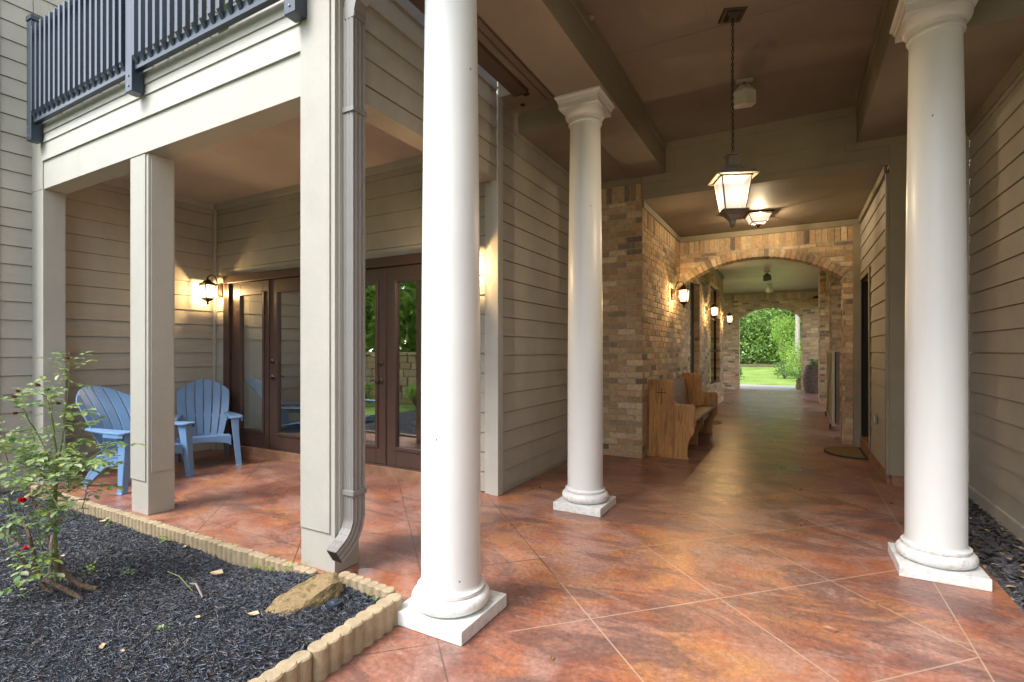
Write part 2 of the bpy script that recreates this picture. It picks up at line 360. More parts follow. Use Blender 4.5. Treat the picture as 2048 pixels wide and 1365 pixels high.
# ------------------------------------------------------------------ wall builders
def siding(name,p0,p1,z0,z1,nrm,ex=.178,zs=None,mat=None,back=.10,mb=None):
    """lapped boards from p0 to p1 (x,y), facing nrm; zs = height of one lap line"""
    s=mb or MB(); n=Vector((nrm[0],nrm[1],0)); p0=Vector((*p0,0)); p1=Vector((*p1,0))
    zs=z0 if zs is None else zs
    k=math.floor((z0-zs)/ex); lo=.004; hi=.016
    while True:
        b=zs+k*ex; t=b+ex
        if b>=z1-1e-6: break
        bb,tt=max(b,z0),min(t,z1)
        if tt-bb>.004:
            gz=.006 if bb==b else 0; fb=hi-(hi-lo)*(bb-b)/ex; ft=hi-(hi-lo)*(tt-b)/ex
            a=p0+n*fb; c=p1+n*fb; d=p1+n*ft; e=p0+n*ft
            LL=(p1-p0).length; cut=[0,LL]
            if LL>1.2 and random.random()<.3: cut=[0,random.uniform(.15,.85)*LL,LL]
            for q_,(u0,u1) in enumerate(zip(cut,cut[1:])):
                f0=(u0+(.0012 if q_ else 0))/LL; f1=(u1-(.0012 if q_<len(cut)-2 else 0))/LL
                aa,cc,dd_,ee=a.lerp(c,f0),a.lerp(c,f1),e.lerp(d,f1),e.lerp(d,f0)
                s.face([(aa.x,aa.y,bb+gz),(cc.x,cc.y,bb+gz),(dd_.x,dd_.y,tt),(ee.x,ee.y,tt)])
            a2=p0-n*.014; c2=p1-n*.014; b2=p0+n*lo; d2=p1+n*lo
            s.face([(a2.x,a2.y,bb+gz),(c2.x,c2.y,bb+gz),(c.x,c.y,bb+gz),(a.x,a.y,bb+gz)])
            s.face([(a2.x,a2.y,bb),(c2.x,c2.y,bb),(d2.x,d2.y,bb),(b2.x,b2.y,bb)])
        k+=1
    q0=p0-n*back; q1=p1-n*back; r0=p0-n*.012; r1=p1-n*.012
    xs=[r0.x,r1.x,q0.x,q1.x]; ys=[r0.y,r1.y,q0.y,q1.y]
    s.box(min(xs),max(xs),min(ys),max(ys),z0,z1)
    if mb: return s
    return s.build(name,mat or m_siding,recalc=False)
BR=[(.42,.30,.19),(.47,.36,.25),(.40,.27,.175),(.36,.27,.185),(.52,.42,.30),(.43,.29,.20),(.30,.235,.17),(.46,.35,.22),(.44,.31,.22),(.38,.28,.18),(.20,.16,.13)]
MOR=(.40,.355,.27)
def brickface(s,o,e,n,L,z0,z1,allowed=None,soldier=None,rnd=None,depth=.008,phase=0,bl=.225,bh=.076):
    """courses on a vertical face: o origin (x,y), e horizontal dir, n outward normal"""
    rnd=rnd or random; o=Vector((*o,0)); e=Vector((*e,0)); n=Vector((*n,0)); g=.010
    def br(s0,s1,za,zb):
        if s1-s0<.02 or zb-za<.015: return
        c=rnd.choice(BR); k=rnd.uniform(.85,1.2); c=(c[0]*k*1.06,c[1]*k,c[2]*k*.9)
        d=depth*rnd.uniform(.6,1.3); i=len(s.v); j=lambda: rnd.uniform(-.0015,.0015)
        P=[o+e*s0,o+e*s1]
        for dd in (-.002,d):
            sh=.0 if dd<0 else .003
            for (ss,zz) in ((s0+sh,za+sh),(s1-sh,za+sh),(s1-sh,zb-sh),(s0+sh,zb-sh)):
                q=o+e*(ss+j())+n*dd; s.v.append((q.x,q.y,zz+j()))
        for f in ((4,5,6,7),(0,1,5,4),(1,2,6,5),(2,3,7,6),(3,0,4,7)): s.quad4([i+a for a in f],0,c)
    ztop=z1-(soldier or 0); k=0; z=z0
    while z<ztop-.01:
        zb=min(z+bh-g,ztop-g); zm=(z+zb)/2
        iv=allowed(zm) if allowed else [(0,L)]
        for (a,b) in iv:
            t=math.floor(a/bl)*bl-(bl/2 if (k+phase)%2 else 0)
            while t<b:
                br(max(t,a),min(t+bl-g,b),z,zb); t+=bl
        z+=bh; k+=1
    if soldier:
        t=0
        while t<L:
            zm=ztop+.02; iv=allowed(zm) if allowed else [(0,L)]
            for (a,b) in iv: br(max(t,a),min(t+bh-g,b),ztop,z1)
            t+=bh
def backing(s,x0,x1,y0,y1,z0,z1): s.box(x0,x1,y0,y1,z0,z1,0,MOR)
# ================================================================== SETTING
s=MB()
s.box(-1.80,.95,-4,2.06,-.14,0); s.box(-7.1,1.02,2.06,6.2,-.14,0); s.box(-3.9,1.02,6.2,19.15,-.14,0); s.box(1.02,2.6,8.75,19.15,-.14,0)
tag(s.build('floor',m_floor),kind='structure')
def gh(x,y):
    r=max(0,min(1,(y-23)/26)); r=r*r*(3-2*r)
    return -.16+r*.72+noise.noise(Vector((x*.15,y*.15,0)))*.06*(1 if y>22 or y<-4 or x<-9 else 0)
gx=sorted(set([-150,-90,-60,-40]+[i*1.5 for i in range(-20,21)]+[40,60,90,150])); gy=sorted(set([-150,-80,-50]+[i*1.5 for i in range(-20,50)]+[90,120,200,300]))
s=MB()
for y in gy:
    for x in gx: s.v.append((x,y,gh(x,y)))
for j in range(len(gy)-1):
    for i in range(len(gx)-1):
        a=j*len(gx)+i; s.quad4((a,a+1,a+1+len(gx),a+len(gx)))
tag(s.build('lawn_ground',m_lawn,smooth=True),kind='structure')
s=MB(); s.box(-6,3.2,19.15,22.3,-.16,-.03); tag(s.build('path',m_conc),kind='structure')
# mulch surface height
def mz(x,y):
    t=max(0,min(1,(x+3.2)/1.1)); t=t*t*(3-2*t)
    e=max(0,min(1,(2.0-y)/.35))
    return -.065+.085*t+.02*e+noise.noise(Vector((x*1.7,y*1.7,3)))*.02
s=MB(); nx,ny=110,60
for j in range(ny+1):
    for i in range(nx+1):
        x=-7.6+5.83*i/nx; y=-3.5+5.53*j/ny; s.v.append((x,y,mz(x,y)+noise.noise(Vector((x*22,y*22,0)))*.007))
for j in range(ny):
    for i in range(nx):
        a=j*(nx+1)+i; s.quad4((a,a+1,a+nx+2,a+nx+1))
tag(s.build('mulch_bed',m_soil,smooth=True),kind='structure')
def chips(name,mat,n,region,zf,L,W,T,seed,flat=.35,curve=True):
    rg=np.random.default_rng(seed); V=[];Fc=[]
    for k in range(n):
        x,y=region(rg)
        if x is None: continue
        l=(L[0]+(L[1]-L[0])*rg.random()**2)/2; wd=rg.uniform(*W)/2; t=rg.uniform(*T)/2; a=rg.uniform(0,math.pi*2); b=rg.normal(0,flat)
        ca,sa,cb,sb=math.cos(a),math.sin(a),math.cos(b),math.sin(b)
        d=(ca*cb,sa*cb,sb); p=(-sa,ca,rg.normal(0,.35)); u=(-ca*sb,-sa*sb,cb)
        z=zf(x,y)+rg.uniform(0,.012)+abs(sb)*l*.6
        i=len(V)
        for (q,r_,h) in ((-1,-.6,0),(-.8,.8,0),(1,.4,0),(.85,-.8,0),(-.7,-.1,1),(.7,.1,1)):
            V.append((x+d[0]*l*q+p[0]*wd*r_+u[0]*t*h, y+d[1]*l*q+p[1]*wd*r_+u[1]*t*h, z+d[2]*l*q+p[2]*wd*r_+u[2]*t*h))
        Fc+= [(i,i+3,i+5,i+4),(i+1,i+4,i+5,i+2),(i,i+4,i+1),(i+2,i+5,i+3),(i,i+1,i+2,i+3)]
    me=bpy.data.meshes.new(name); me.from_pydata(V,[],Fc); me.materials.append(mat); me.update()
    return link(name,me)
def reg_m(rg):
    x=-7.2+5.42*rg.random()**.62; y=2.0-3.2*rg.random()**1.5
    return x,y
o=chips('shredded_mulch',m_chip,100000,reg_m,mz,(.010,.048),(.003,.008),(.002,.007),3,.3)
tag(o,'blue black shredded bark mulch filling the garden bed','mulch',kind='stuff')
# gravel strip
s=MB(); nx,ny=10,60
for j in range(ny+1):
    for i in range(nx+1):
        x=.90+.60*i/nx; y=-1+7.2*j/ny; s.v.append((x,y,-.035+noise.noise(Vector((x*8,y*8,1)))*.015-(.05 if i==0 else 0)))
for j in range(ny):
    for i in range(nx):
        a=j*(nx+1)+i; s.quad4((a,a+1,a+nx+2,a+nx+1))
tag(s.build('gravel_strip_ground',m_stone,smooth=True),kind='structure')
o=chips('slate_gravel',m_slate,4200,lambda rg:(.97+.48*rg.random(),1+5.1*rg.random()),lambda x,y:-.03,(.03,.075),(.018,.045),(.006,.014),5,.22)
tag(o,'flat dark slate gravel in the strip below the right siding wall','gravel',kind='stuff')
rnd=random.Random(11)
def leafscatter(name,label,pts,zf,sz=(.03,.06)):
    for (x,y,tint) in pts:
        s=MB(); l=rnd.uniform(*sz); a=rnd.uniform(0,6.28); wd=l*rnd.uniform(.3,.5); cx,sx=math.cos(a),math.sin(a); zz=zf(x,y)
        P=[]
        for (q,r_,h) in ((-1,0,.0),(-.3,1,.35),(.4,.8,.3),(1,0,.1),(.4,-.8,.25),(-.3,-1,.4)):
            P.append((x+cx*q*l/2-sx*r_*wd/2,y+sx*q*l/2+cx*r_*wd/2,zz+.004+h*l*.35))
        s.face([P[0],P[1],P[2],P[3]]); s.face([P[0],P[3],P[4],P[5]])
        o=s.build(name,m_dry); tag(o,label,'leaf',name_group[name])
name_group={'fallen_leaf':'dry leaves on the mulch bed','dead_leaf':'brown leaves on the slate gravel'}
leafscatter('dead_leaf','curled brown dead leaf lying on the dark slate gravel by the right wall',[(1.0+rnd.random()*.4,1.8+rnd.random()*4,0) for _ in range(60)],lambda x,y:-.012,(.03,.075))
# ------------------------------------------------------------------ left house: walls around the patio
tag(siding('siding_wall',(-6.69,1.88),(-6.69,2.12),-.10,7.0,(1,0),.182,1.435,back=.25),'pale lap siding wall at the far left edge outside the patio','wall')
s=MB(); s.box(-7.0,-6.665,1.80,1.875,-.12,7.0); tag(s.build('corner_board',m_trim),'pale corner board at the extreme left of the left siding wall','trim board')
tag(siding('siding_wall',(-9.5,1.86),(-7.0,1.86),-.1,7.0,(0,-1),.182,1.435),'lap siding wall turning away left of the corner board','wall')
tag(siding('siding_wall',(-6.80,2.30),(-6.80,4.03),0,3.28,(1,0),.184,1.474,back=.3),'beige lap siding wall on the left inside of the covered patio behind the blue chairs','wall')
# door wall, four pieces round the doors in one wall
s=MB()
siding('x',(-6.80,4.03),(-6.56,4.03),0,3.28,(0,-1),.184,1.474,mb=s,back=.12)
siding('x',(-6.56,4.03),(-2.83,4.03),2.31,3.28,(0,-1),.184,1.474,mb=s,back=.12)
siding('x',(-2.83,4.03),(-2.42,4.03),0,3.28,(0,-1),.184,1.474,mb=s,back=.12)
o=s.build('siding_wall',m_siding,recalc=False); tag(o,'beige siding wall at the back of the patio holding the brown glass doors','wall')
s=MB()
for (x0,x1,y0,y1,z0,z1) in ((-6.80+.017,-6.74,3.985,4.03-.017,0,3.20),(-6.78,-2.42,3.995,4.013,3.20,3.279),(-6.783,-6.757,2.3,3.985,3.20,3.279)):
    s.box(x0,x1,y0,y1,z0,z1)
s.build('corner_trim',m_trim,o)
s=MB(); s.box(-6.55,-2.84,3.99,4.12,-.01,.105); tag(s.build('door_step',m_orange,bevel=.008),'rust stained concrete step below the brown glass doors','step')
# interior room behind doors
s=MB(); 
s.box(-6.9,-2.45,7.4,7.5,0,3); s.box(-6.99,-6.9,4.85,7.5,0,3); s.box(-6.99,-6.9,4.15,4.849,2.6,3); s.box(-2.45,-2.4,4.15,7.5,0,3); s.box(-6.9,-2.45,4.15,7.4,2.9,3); s.box(-6.9,-2.45,4.15,7.4,.0,.09)  # left wall opening beside the curtain is invented, added to let daylight in
tag(s.build('room_shell',m_wallin),'dim room wall and floor seen through the brown glass doors','room')
s=MB(); pts=[]
for k in range(90): 
    u=k/89; x=-6.50+u*.62; pts.append((x,4.175+.045*math.sin(u*52)+.01*math.sin(u*127)))
for a,b in zip(pts,pts[1:]): s.face([(a[0],a[1],.12),(b[0],b[1],.12),(b[0]-.02*(b[0]+6.35),b[1],2.25),(a[0]-.02*(a[0]+6.35),a[1],2.25)])
tag(s.build('curtain',m_curtain,smooth=True),'white curtain hanging behind the leftmost glass door panel','curtain')
# french doors
t=thing('french_doors','row of four dark brown glass door leaves in one frame on the patio','doors',(-4.7,4.03,.105))
def P_(s,x0,x1,y0,y1,z0,z1,**k): s.box(x0+4.7,x1+4.7,y0-4.03,y1-4.03,z0-.105,z1-.105,**k)
s=MB(); P_(s,-6.55,-6.43,3.985,4.10,.105,2.20); P_(s,-2.94,-2.83,3.985,4.10,.105,2.20); P_(s,-6.55,-2.83,3.98,4.10,2.20,2.30); P_(s,-4.80,-4.58,3.985,4.10,.105,2.20); P_(s,-6.43,-2.94,4.0,4.10,.105,.118)
s.build('door_frame',m_door,t,bevel=.004)
def leaf(x0,x1,g0,g1,hs):
    s=MB(); zb,zt=.32,2.03
    P_(s,x0,g0,4.02,4.065,.12,2.195); P_(s,g1,x1,4.02,4.065,.12,2.195); P_(s,g0,g1,4.02,4.065,.12,zb); P_(s,g0,g1,4.02,4.065,zt,2.195)
    for a in ((g0-.035,g0,zb-.03,zt+.03),(g1,g1+.035,zb-.03,zt+.03)): P_(s,a[0],a[1],4.006,4.019,a[2],a[3])
    for a in ((zb-.035,zb),(zt,zt+.035)): P_(s,g0,g1,4.006,4.019,a[0],a[1])
    lf=s.build('door_leaf',m_door,t,bevel=.003)
    s=MB(); P_(s,g0-.002,g1+.002,4.036,4.044,zb-.002,zt+.002); s.build('glass_pane',m_glass,lf)
    if hs:
        hx=x0+.065 if hs=='l' else x1-.065; d=-1 if hs=='r' else 1
        for zz,nm in ((1.19,'deadbolt'),(1.0,'door_handle')):
            s=MB(); pr=[(.0,0),(.033,0),(.033,.008),(.022,.014),(.016,.02),(0,.021)]
            base=len(s.v)
            s.lathe([(max(r,.001),z) for r,z in pr],20)
            s.v=[(hx+4.7+x,4.02-4.03-z,zz-.105+y) for x,y,z in s.v]
            if nm=='door_handle':
                cx,cy,cz=hx+4.7,4.02-4.03-.045,zz-.105
                s.tube([(cx,-.02,cz),(cx,cy,cz),(cx+d*.03,cy-.005,cz),(cx+d*.07,cy,cz+.008),(cx+d*.105,cy,cz-.006)],[.008,.009,.008,.007,.006],8)
            s.build(nm,m_bronze,lf,smooth=True)
leaf(-6.425,-5.657,-6.225,-5.775,None); leaf(-5.65,-4.815,-5.49,-4.99,'l')
leaf(-4.575,-3.747,-4.37,-3.885,'r'); leaf(-3.740,-2.945,-3.60,-3.10,None)
s=MB(); P_(s,-5.66,-5.645,4.006,4.02,.12,2.19); P_(s,-3.752,-3.735,4.006,4.02,.12,2.19); s.build('astragal',m_door,t)
s=MB()
for z in (.35,1.2,1.95): P_(s,-6.44,-6.42,4.0,4.019,z,z+.1)
s.build('hinge',m_bronze,t)
# patio ceiling / balcony slab
s=MB(); s.box(-6.80,-2.36-.17,2.30,4.03,3.28,3.34); tag(s.build('patio_ceiling',m_ceilp),'brown painted ceiling of the covered patio under the balcony','ceiling')
s=MB(); s.box(-6.67,-2.5,2.14,4.0,3.40,3.46); tag(s.build('balcony_deck',m_post),'deck boards of the balcony above the patio','deck')
# front beam of the balcony with three laps
s=MB(); zs=[2.905,3.174,3.350,3.438,3.545]
for a,b in zip(zs,zs[1:]):
    o1,o2=(.016,.005) if a>2.95 else (.0,.0)
    s.face([(-6.42,2.12-o1,a),(-2.64,2.12-o1,a),(-2.64,2.12-o2,b),(-6.42,2.12-o2,b)]); s.face([(-6.42,2.12,a),(-2.64,2.12,a),(-2.64,2.12-o1,a),(-6.42,2.12-o1,a)])
s.box(-6.69,-2.50,2.121,2.30,2.905,3.545)
o=s.build('porch_beam',[m_trim],recalc=False); tag(o,'long white lap boarded beam under the balcony railing','beam')
# posts
def post(x0,x1,y0,y1,zt,label,zsplit=.27):
    s=MB(); s.box(x0,x1,y0,y1,0,zt); t=s.build('square_post',m_post,bevel=.003)
    tag(t,label,'post')
    s=MB(); s.box(x0+.0,x1-.03,y0-.009,y0-.001,zsplit,zt-.002); s.box(x1+.001,x1+.009,y0+.02,y1-.012,zsplit+.07,zt-.002)
    s.build('cladding_board',m_post,t,bevel=.002)
post(-4.77,-4.51,2.135,2.335,2.904,'beige square post standing in the middle of the patio front between the chairs')
s=MB(); s.box(-2.66,-2.365,2.11,2.30,0,7.0); o=s.build('square_post',m_post,bevel=.003); tag(o,'tall wide beige post beside the metal downspout','post')
s=MB(); s.box(-2.655,-2.40,2.100,2.108,.235,6.9); s.box(-2.363,-2.355,2.135,2.285,.2,6.9); s.build('cladding_board',m_post,o,bevel=.002)
s=MB(); s.box(-6.69,-6.42,2.12-.006,2.29,-.05,2.904); s.box(-6.69,-6.425,2.112,2.119,2.905,3.56); o=s.build('square_post',m_post,bevel=.003); tag(o,'narrow beige post at the far left corner of the patio','post')
# balcony side wall (sky lit laps above the open side of the patio)
s=MB(); siding('x',(-2.36,2.30),(-2.36,3.96),2.99,4.75,(1,0),.172,2.99,mb=s,back=.17)
s.box(-2.53,-2.352,2.30,3.96,2.875,2.988)
o=s.build('balcony_side_wall',m_siding,recalc=False); tag(o,'weathered lap siding side of the balcony seen between downspout and columns','wall')
# wall along the breezeway left
s=MB(); siding('x',(-2.36,4.045),(-2.36,6.16),0,3.455,(1,0),.178,1.275,mb=s,back=.1)
siding('x',(-2.36,3.96),(-2.36,4.045),3.0,3.64,(1,0),.178,1.275,mb=s,back=.06)
siding('x',(-2.36,4.045),(-2.36,4.372),3.455,3.70,(1,0),.178,1.275,mb=s,back=.1)
o=s.build('siding_wall',m_siding,recalc=False); tag(o,'brown lap siding wall between the patio corner and the brick pier','wall')
s=MB(); s.box(-2.42,-2.335,3.955,4.045,0,3.64); s.box(-2.49,-2.421,3.975,4.02,.0,2.87); s.build('corner_trim',m_trim,o,bevel=.003)
s=MB(); siding('x',(-6.69,4.16),(-2.40,4.16),3.46,7.0,(0,-1),.182,3.46,mb=s,back=.14); siding('x',(-6.69,2.125),(-6.69,4.0),3.56,7.0,(1,0),.182,1.435,mb=s,back=.25); tag(s.build('upper_wall',m_siding,recalc=False),'siding wall of the upper storey behind the balcony railing','wall')
s=MB(); s.box(-4.3,-3.1,4.10,4.155,3.48,5.5); tag(s.build('upper_window',m_glass),'dark glass door behind the balcony railing','window')
s=MB(); s.box(-9.3,-2.37,4.31,9.0,7.0,7.2); s.box(-2.37,1.5,6.2,14,4.0,4.15); s.box(1.5,7,-3,8.9,6.8,7.0); s.box(-2.3,1.5,14.01,19.2,4.0,4.15); s.box(-9.3,-2.371,9.01,14.4,4.0,4.15); tag(s.build('house_roof',m_gutter),'dark roof slabs over the house above the breezeway','roof')
# railing
t=thing('balcony_railing','blue grey wooden railing along the front of the balcony','railing',(-4.5,2.05,3.35))
def rp(x,zt,zb=3.345):
    s=MB(); s.box(x-.05,x+.05,-.04,.045,zb-3.35,zt-3.35); s.box(x-.056,x+.056,-.046,.051,zt-3.35+.012,zt-3.35+.06); s.box(x-.042,x+.042,-.034,.039,zt-3.35,zt-3.35+.012)
    p=s.build('railing_post',m_rail,t,bevel=.004)
    for zz in (.04,.12):
        s=MB(); i=0; s.lathe([(.008,0),(.008,.004),(.003,.006)],8); s.v=s.v[:i]+[(x+a,-.041-c,zz+b) for a,b,c in s.v[i:]]
        s.build('bolt',m_spout,p)
for x,zt in ((-1.93,4.49),(-.04,4.49),(1.86,4.49)): rp(x,zt)
for (a,b) in ((-1.88,-.09),(.01,1.81)):
    s=MB(); s.box(a,b,-.02,.02,.16,.245); s.box(a,b,-.028,.028,.97,1.01); s.build('rail',m_rail,t,bevel=.003)
    n=18
    for k in range(n):
        x=a+.05+(b-a-.1)*k/(n-1); s=MB(); s.prism([(-.055,.245),(-.021,.19),(-.021,1.06),(-.055,1.06)],'x',x-.018,x+.018); s.build('baluster',m_rail,t,bevel=.002)
# downspout
t=thing('downspout','grey ribbed metal downspout on the wide post beside the nearest column','downspout',(-2.31,2.21,.3))
def spoutsec(pts,dirs,wx=.041,wy=.048):   # rectangular pipe following pts; dirs = section's second axis
    s=MB(); pr=[]
    n=6
    for k in range(n): pr.append((-1+2*k/n,-1)); 
    for k in range(n): pr.append((1,-1+2*k/n))
    for k in range(n): pr.append((1-2*k/n,1))
    for k in range(n): pr.append((-1,1-2*k/n))
    base=0
    for p,d in zip(pts,dirs):
        for j,(a,b) in enumerate(pr):
            rr=.86 if j%2 else 1.0
            s.v.append((p[0]+a*wx*(rr if abs(a)==1 else 1),p[1]+d[1]*b*wy*(rr if abs(b)==1 else 1),p[2]+d[2]*b*wy*(rr if abs(b)==1 else 1)))
    m=len(pr)
    for k in range(len(pts)-1):
        for j in range(m): s.quad4((k*m+j,k*m+(j+1)%m,(k+1)*m+(j+1)%m,(k+1)*m+j))
    return s
z0,zt=.0,3.52
pp=[(0,0,-.02+.0),(0,0,3.20)]; s=spoutsec([(0,0,.02),(0,0,3.02)],[(0,1,0)]*2); s.build('pipe',m_spout,t)
# lower elbow toward the bed
pts=[];dr=[]
for k in range(11):
    a=k/10; th=R(58)*min(1,a*1.25); 
    if k==0: y,z=0,.03
    else:
        y-=.026*math.sin(th); z-=.026*math.cos(th)
    pts.append((0,y,z)); dr.append((0,math.cos(th),-math.sin(th)))
    if k%2: pts.append((0,y,z)); dr.append((0,math.cos(th)*.95,-math.sin(th)*.95))
s=spoutsec(pts,dr,.040,.047); s.build('elbow',m_spout,t)
s=MB(); y_,z_=pts[-1][1],pts[-1][2]; d=dr[-1]
s.obox((0,y_-.0008,z_-.001),(.037,0,0),(0,d[1]*.043,d[2]*.043),(0,.001,.0008)); s.build('spout_opening',m_black,t)
pts=[(0,0,3.25)];dr=[(0,1,0)]
for x_,z__ in ((.0,3.3),(.03,3.37),(.08,3.42),(.16,3.45),(.24,3.47)): pass
s=MB(); s.tube([(0,0,3.0),(.0,0,3.05),(.02,.0,3.12),(.06,.01,3.18),(.10,.02,3.23),(.20,.04,3.30),(.30,.06,3.42)],[.066]*7,4); 
s.v=[tuple(v) for v in s.v]; s.build('top_elbow',m_spout,t)
for zz in (.16,2.44):
    s=MB(); s.box(-.049,.049,-.056,.056,zz,zz+.03); s.build('strap',m_spout,t,bevel=.002)
# ------------------------------------------------------------------ portico beams and ceilings
def beam(name,label,bx,cat='beam',mats=None):
    s=MB()
    for b in bx: s.box(*b,m=0,mb=1)
    o=s.build(name,mats or [m_trimo,m_ceil],recalc=False); return tag(o,label,cat)
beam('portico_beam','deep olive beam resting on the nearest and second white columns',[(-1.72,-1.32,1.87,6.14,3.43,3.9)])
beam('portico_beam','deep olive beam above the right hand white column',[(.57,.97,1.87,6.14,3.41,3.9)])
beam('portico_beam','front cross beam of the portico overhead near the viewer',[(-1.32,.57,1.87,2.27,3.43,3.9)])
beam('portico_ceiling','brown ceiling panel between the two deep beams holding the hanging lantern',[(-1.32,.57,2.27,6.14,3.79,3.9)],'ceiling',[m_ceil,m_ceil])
s=MB()
for xx in (-1.318,.556): s.box(xx,xx+.012,2.27,6.12,3.70,3.788)
s.box(-1.3,.55,4.13,4.134,3.787,3.7895); s.box(-.55,-.546,2.27,4.12,3.787,3.7895)
tag(s.build('ceiling_moulding',m_trimo),'thin olive boards along the ceiling edge of the two deep beams','moulding')
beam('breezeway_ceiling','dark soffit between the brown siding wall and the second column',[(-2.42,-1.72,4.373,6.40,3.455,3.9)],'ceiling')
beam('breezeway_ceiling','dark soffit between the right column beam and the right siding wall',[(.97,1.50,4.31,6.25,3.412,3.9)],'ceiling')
o=beam('eave_soffit','perforated vented eave soffit left of the column beam',[(-2.05,-1.75,1.3,4.372,3.64,3.80),(-2.36,-2.05,4.0,4.372,3.64,3.80)],'soffit')
s=MB(); s.box(-1.75,-1.721,1.3,4.372,3.60,3.80); s.build('soffit_trim',m_trimo,o)
s=MB()
for j in range(130):
    for i in range(3):
        x=-1.98+.07*i; y=1.4+.022*j; s.box(x-.006,x+.006,y,y+.010,3.637,3.6395)
s.build('vent_holes',m_black,o)
s=MB(); s.box(.971,1.06,1.3,4.30,3.64,3.80); tag(s.build('eave_soffit',m_ceil),'narrow eave soffit right of the right column beam','soffit')
s=MB(); s.box(-2.2,1.3,1.2,4.37,3.93,4.0); s.box(-2.36,1.44,4.38,6.14,3.91,3.99); tag(s.build('portico_roof',m_gutter),'flat roof sheet over the white column portico','roof')
t=thing('roof_gutter','dark brown metal gutter along the left eave ending near the wall corner','gutter',(-2.12,2.6,3.6))
s=MB(); s.box(-.06,.07,-1.3,1.38,0,.006); s.box(-.066,-.06,-1.3,1.38,.0,.13); s.box(.064,.07,-1.3,1.38,.0065,.16); s.build('trough',m_gutter,t)
s=MB(); s.box(-.07,.075,1.381,1.387,-.004,.14); s.build('end_cap',m_gutter,t)
# ------------------------------------------------------------------ white columns
def column(x,y,label,zt=3.43):
    t=thing('white_column',label,'column',(x,y,0),0,'white round columns of the portico')
    s=MB(); s.box(-.205,.205,-.205,.205,0,.066); s.build('plinth',m_white,t,bevel=.004)
    s=MB(); pr=[]
    for k in range(13):
        a=-math.pi/2+math.pi*k/12; pr.append((.150+.045*math.cos(a),.066+.04+.04*math.sin(a)))
    pr+= [(.168,.147),(.168,.162),(.160,.164)]
    for k in range(7):
        a=k/6*math.pi/2; pr.append((.160-.012*math.sin(a),.164+.016*(1-math.cos(a))))
    s.lathe(pr,64); s.build('base_moulding',m_white,t,smooth=True)
    s=MB(); pr=[]
    for k in range(25):
        u=k/24; z=.18+u*(zt-.21-.18); r=.1475-.021*(max(0,u-.25)/.75)**1.6; pr.append((r,z))
    s.lathe(pr,72); s.build('shaft',m_white,t,smooth=True)
    s=MB(); z=zt-.212; r=.1265
    pr=[(r,z),(r+.012,z+.002),(r+.015,z+.012),(r+.012,z+.022),(r+.004,z+.028),(r+.004,z+.040),(r+.014,z+.043),(r+.014,z+.052)]
    for k in range(9):
        a=k/8*math.pi/2; pr.append((r+.016+.030*math.sin(a),z+.053+.058*(1-math.cos(a))))
    s.lathe(pr,64); s.build('capital',m_white,t,smooth=True)
    s=MB(); z1=zt-.10
    def sq(h,w_): 
        i=len(s.v); s.v+= [(-w_,-w_,h),(w_,-w_,h),(w_,w_,h),(-w_,w_,h)]; return i
    prv=[sq(h,w_) for h,w_ in ((z1,.172),(z1+.045,.172),(z1+.047,.178),(z1+.062,.181),(z1+.078,.190),(z1+.082,.198),(z1+.099,.198))]
    s.quad4([prv[0]+k for k in (3,2,1,0)])
    for a,b in zip(prv,prv[1:]):
        for k in range(4): s.quad4((a+k,a+(k+1)%4,b+(k+1)%4,b+k))
    s.quad4([prv[-1]+k for k in range(4)])
    s.build('abacus',m_white,t)
    return t
column(-1.495,2.07,'nearest and largest white round column at the corner of the garden bed',3.43)
column(-1.535,4.05,'white round column in the middle standing before the brick pier',3.43)
column(.752,3.90,'white round column on the right beside the slate gravel strip',3.41)
# ------------------------------------------------------------------ right siding wall
o=siding('siding_wall',(1.44,-1.0),(1.44,6.15),.085,7.0,(-1,0),.178,1.30,back=.3); tag(o,'dark lap siding wall on the far right of the photo','wall')
s=MB(); s.box(1.405,1.45,-1,6.14,-.12,.083); s.build('foundation',m_conc,o,bevel=.006)
s=MB(); s.box(1.41,1.424,4.31,6.14,3.30,3.411); s.build('frieze_board',m_trimo,o)
# ------------------------------------------------------------------ header wall over the passage
s=MB(); y0,y1=6.15,6.26
s.box(-1.60,.83,y0,y1,3.155,3.43); s.box(-1.60,.83,y0,y1,3.431,3.9); s.box(.83,1.44,y0,y1,3.3,3.5)
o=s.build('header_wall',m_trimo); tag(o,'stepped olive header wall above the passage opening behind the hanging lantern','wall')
s=MB(); y=y0-.016
def tr(x0,x1,z0,z1): s.box(x0,x1,y,y0-.0005,z0,z1)
tr(-1.315,.565,3.70,3.789); tr(-1.315,-1.22,3.43,3.699); tr(.47,.565,3.415,3.699)
tr(-1.60,-1.22,3.335,3.429); tr(.47,.97,3.335,3.414); tr(.971,1.438,3.335,3.41)
tr(-1.60,.83,3.15,3.225); 
s.build('header_trim',m_trimo,o,bevel=.002)
# right corner of the passage: corner board + short siding wall facing the viewer
o=siding('siding_wall',(.965,6.15),(1.43,6.15),.10,3.334,(0,-1),.174,1.30,back=.1); tag(o,'short siding wall facing the viewer half hidden behind the right column','wall')
s=MB(); s.box(.83,.965,6.128,6.16,.10,3.334); s.build('corner_trim',m_trimo,o,bevel=.003)
s=MB(); s.box(.85,1.44,6.15,6.25,-.01,.10); s.build('foundation',m_orange,o,bevel=.006)
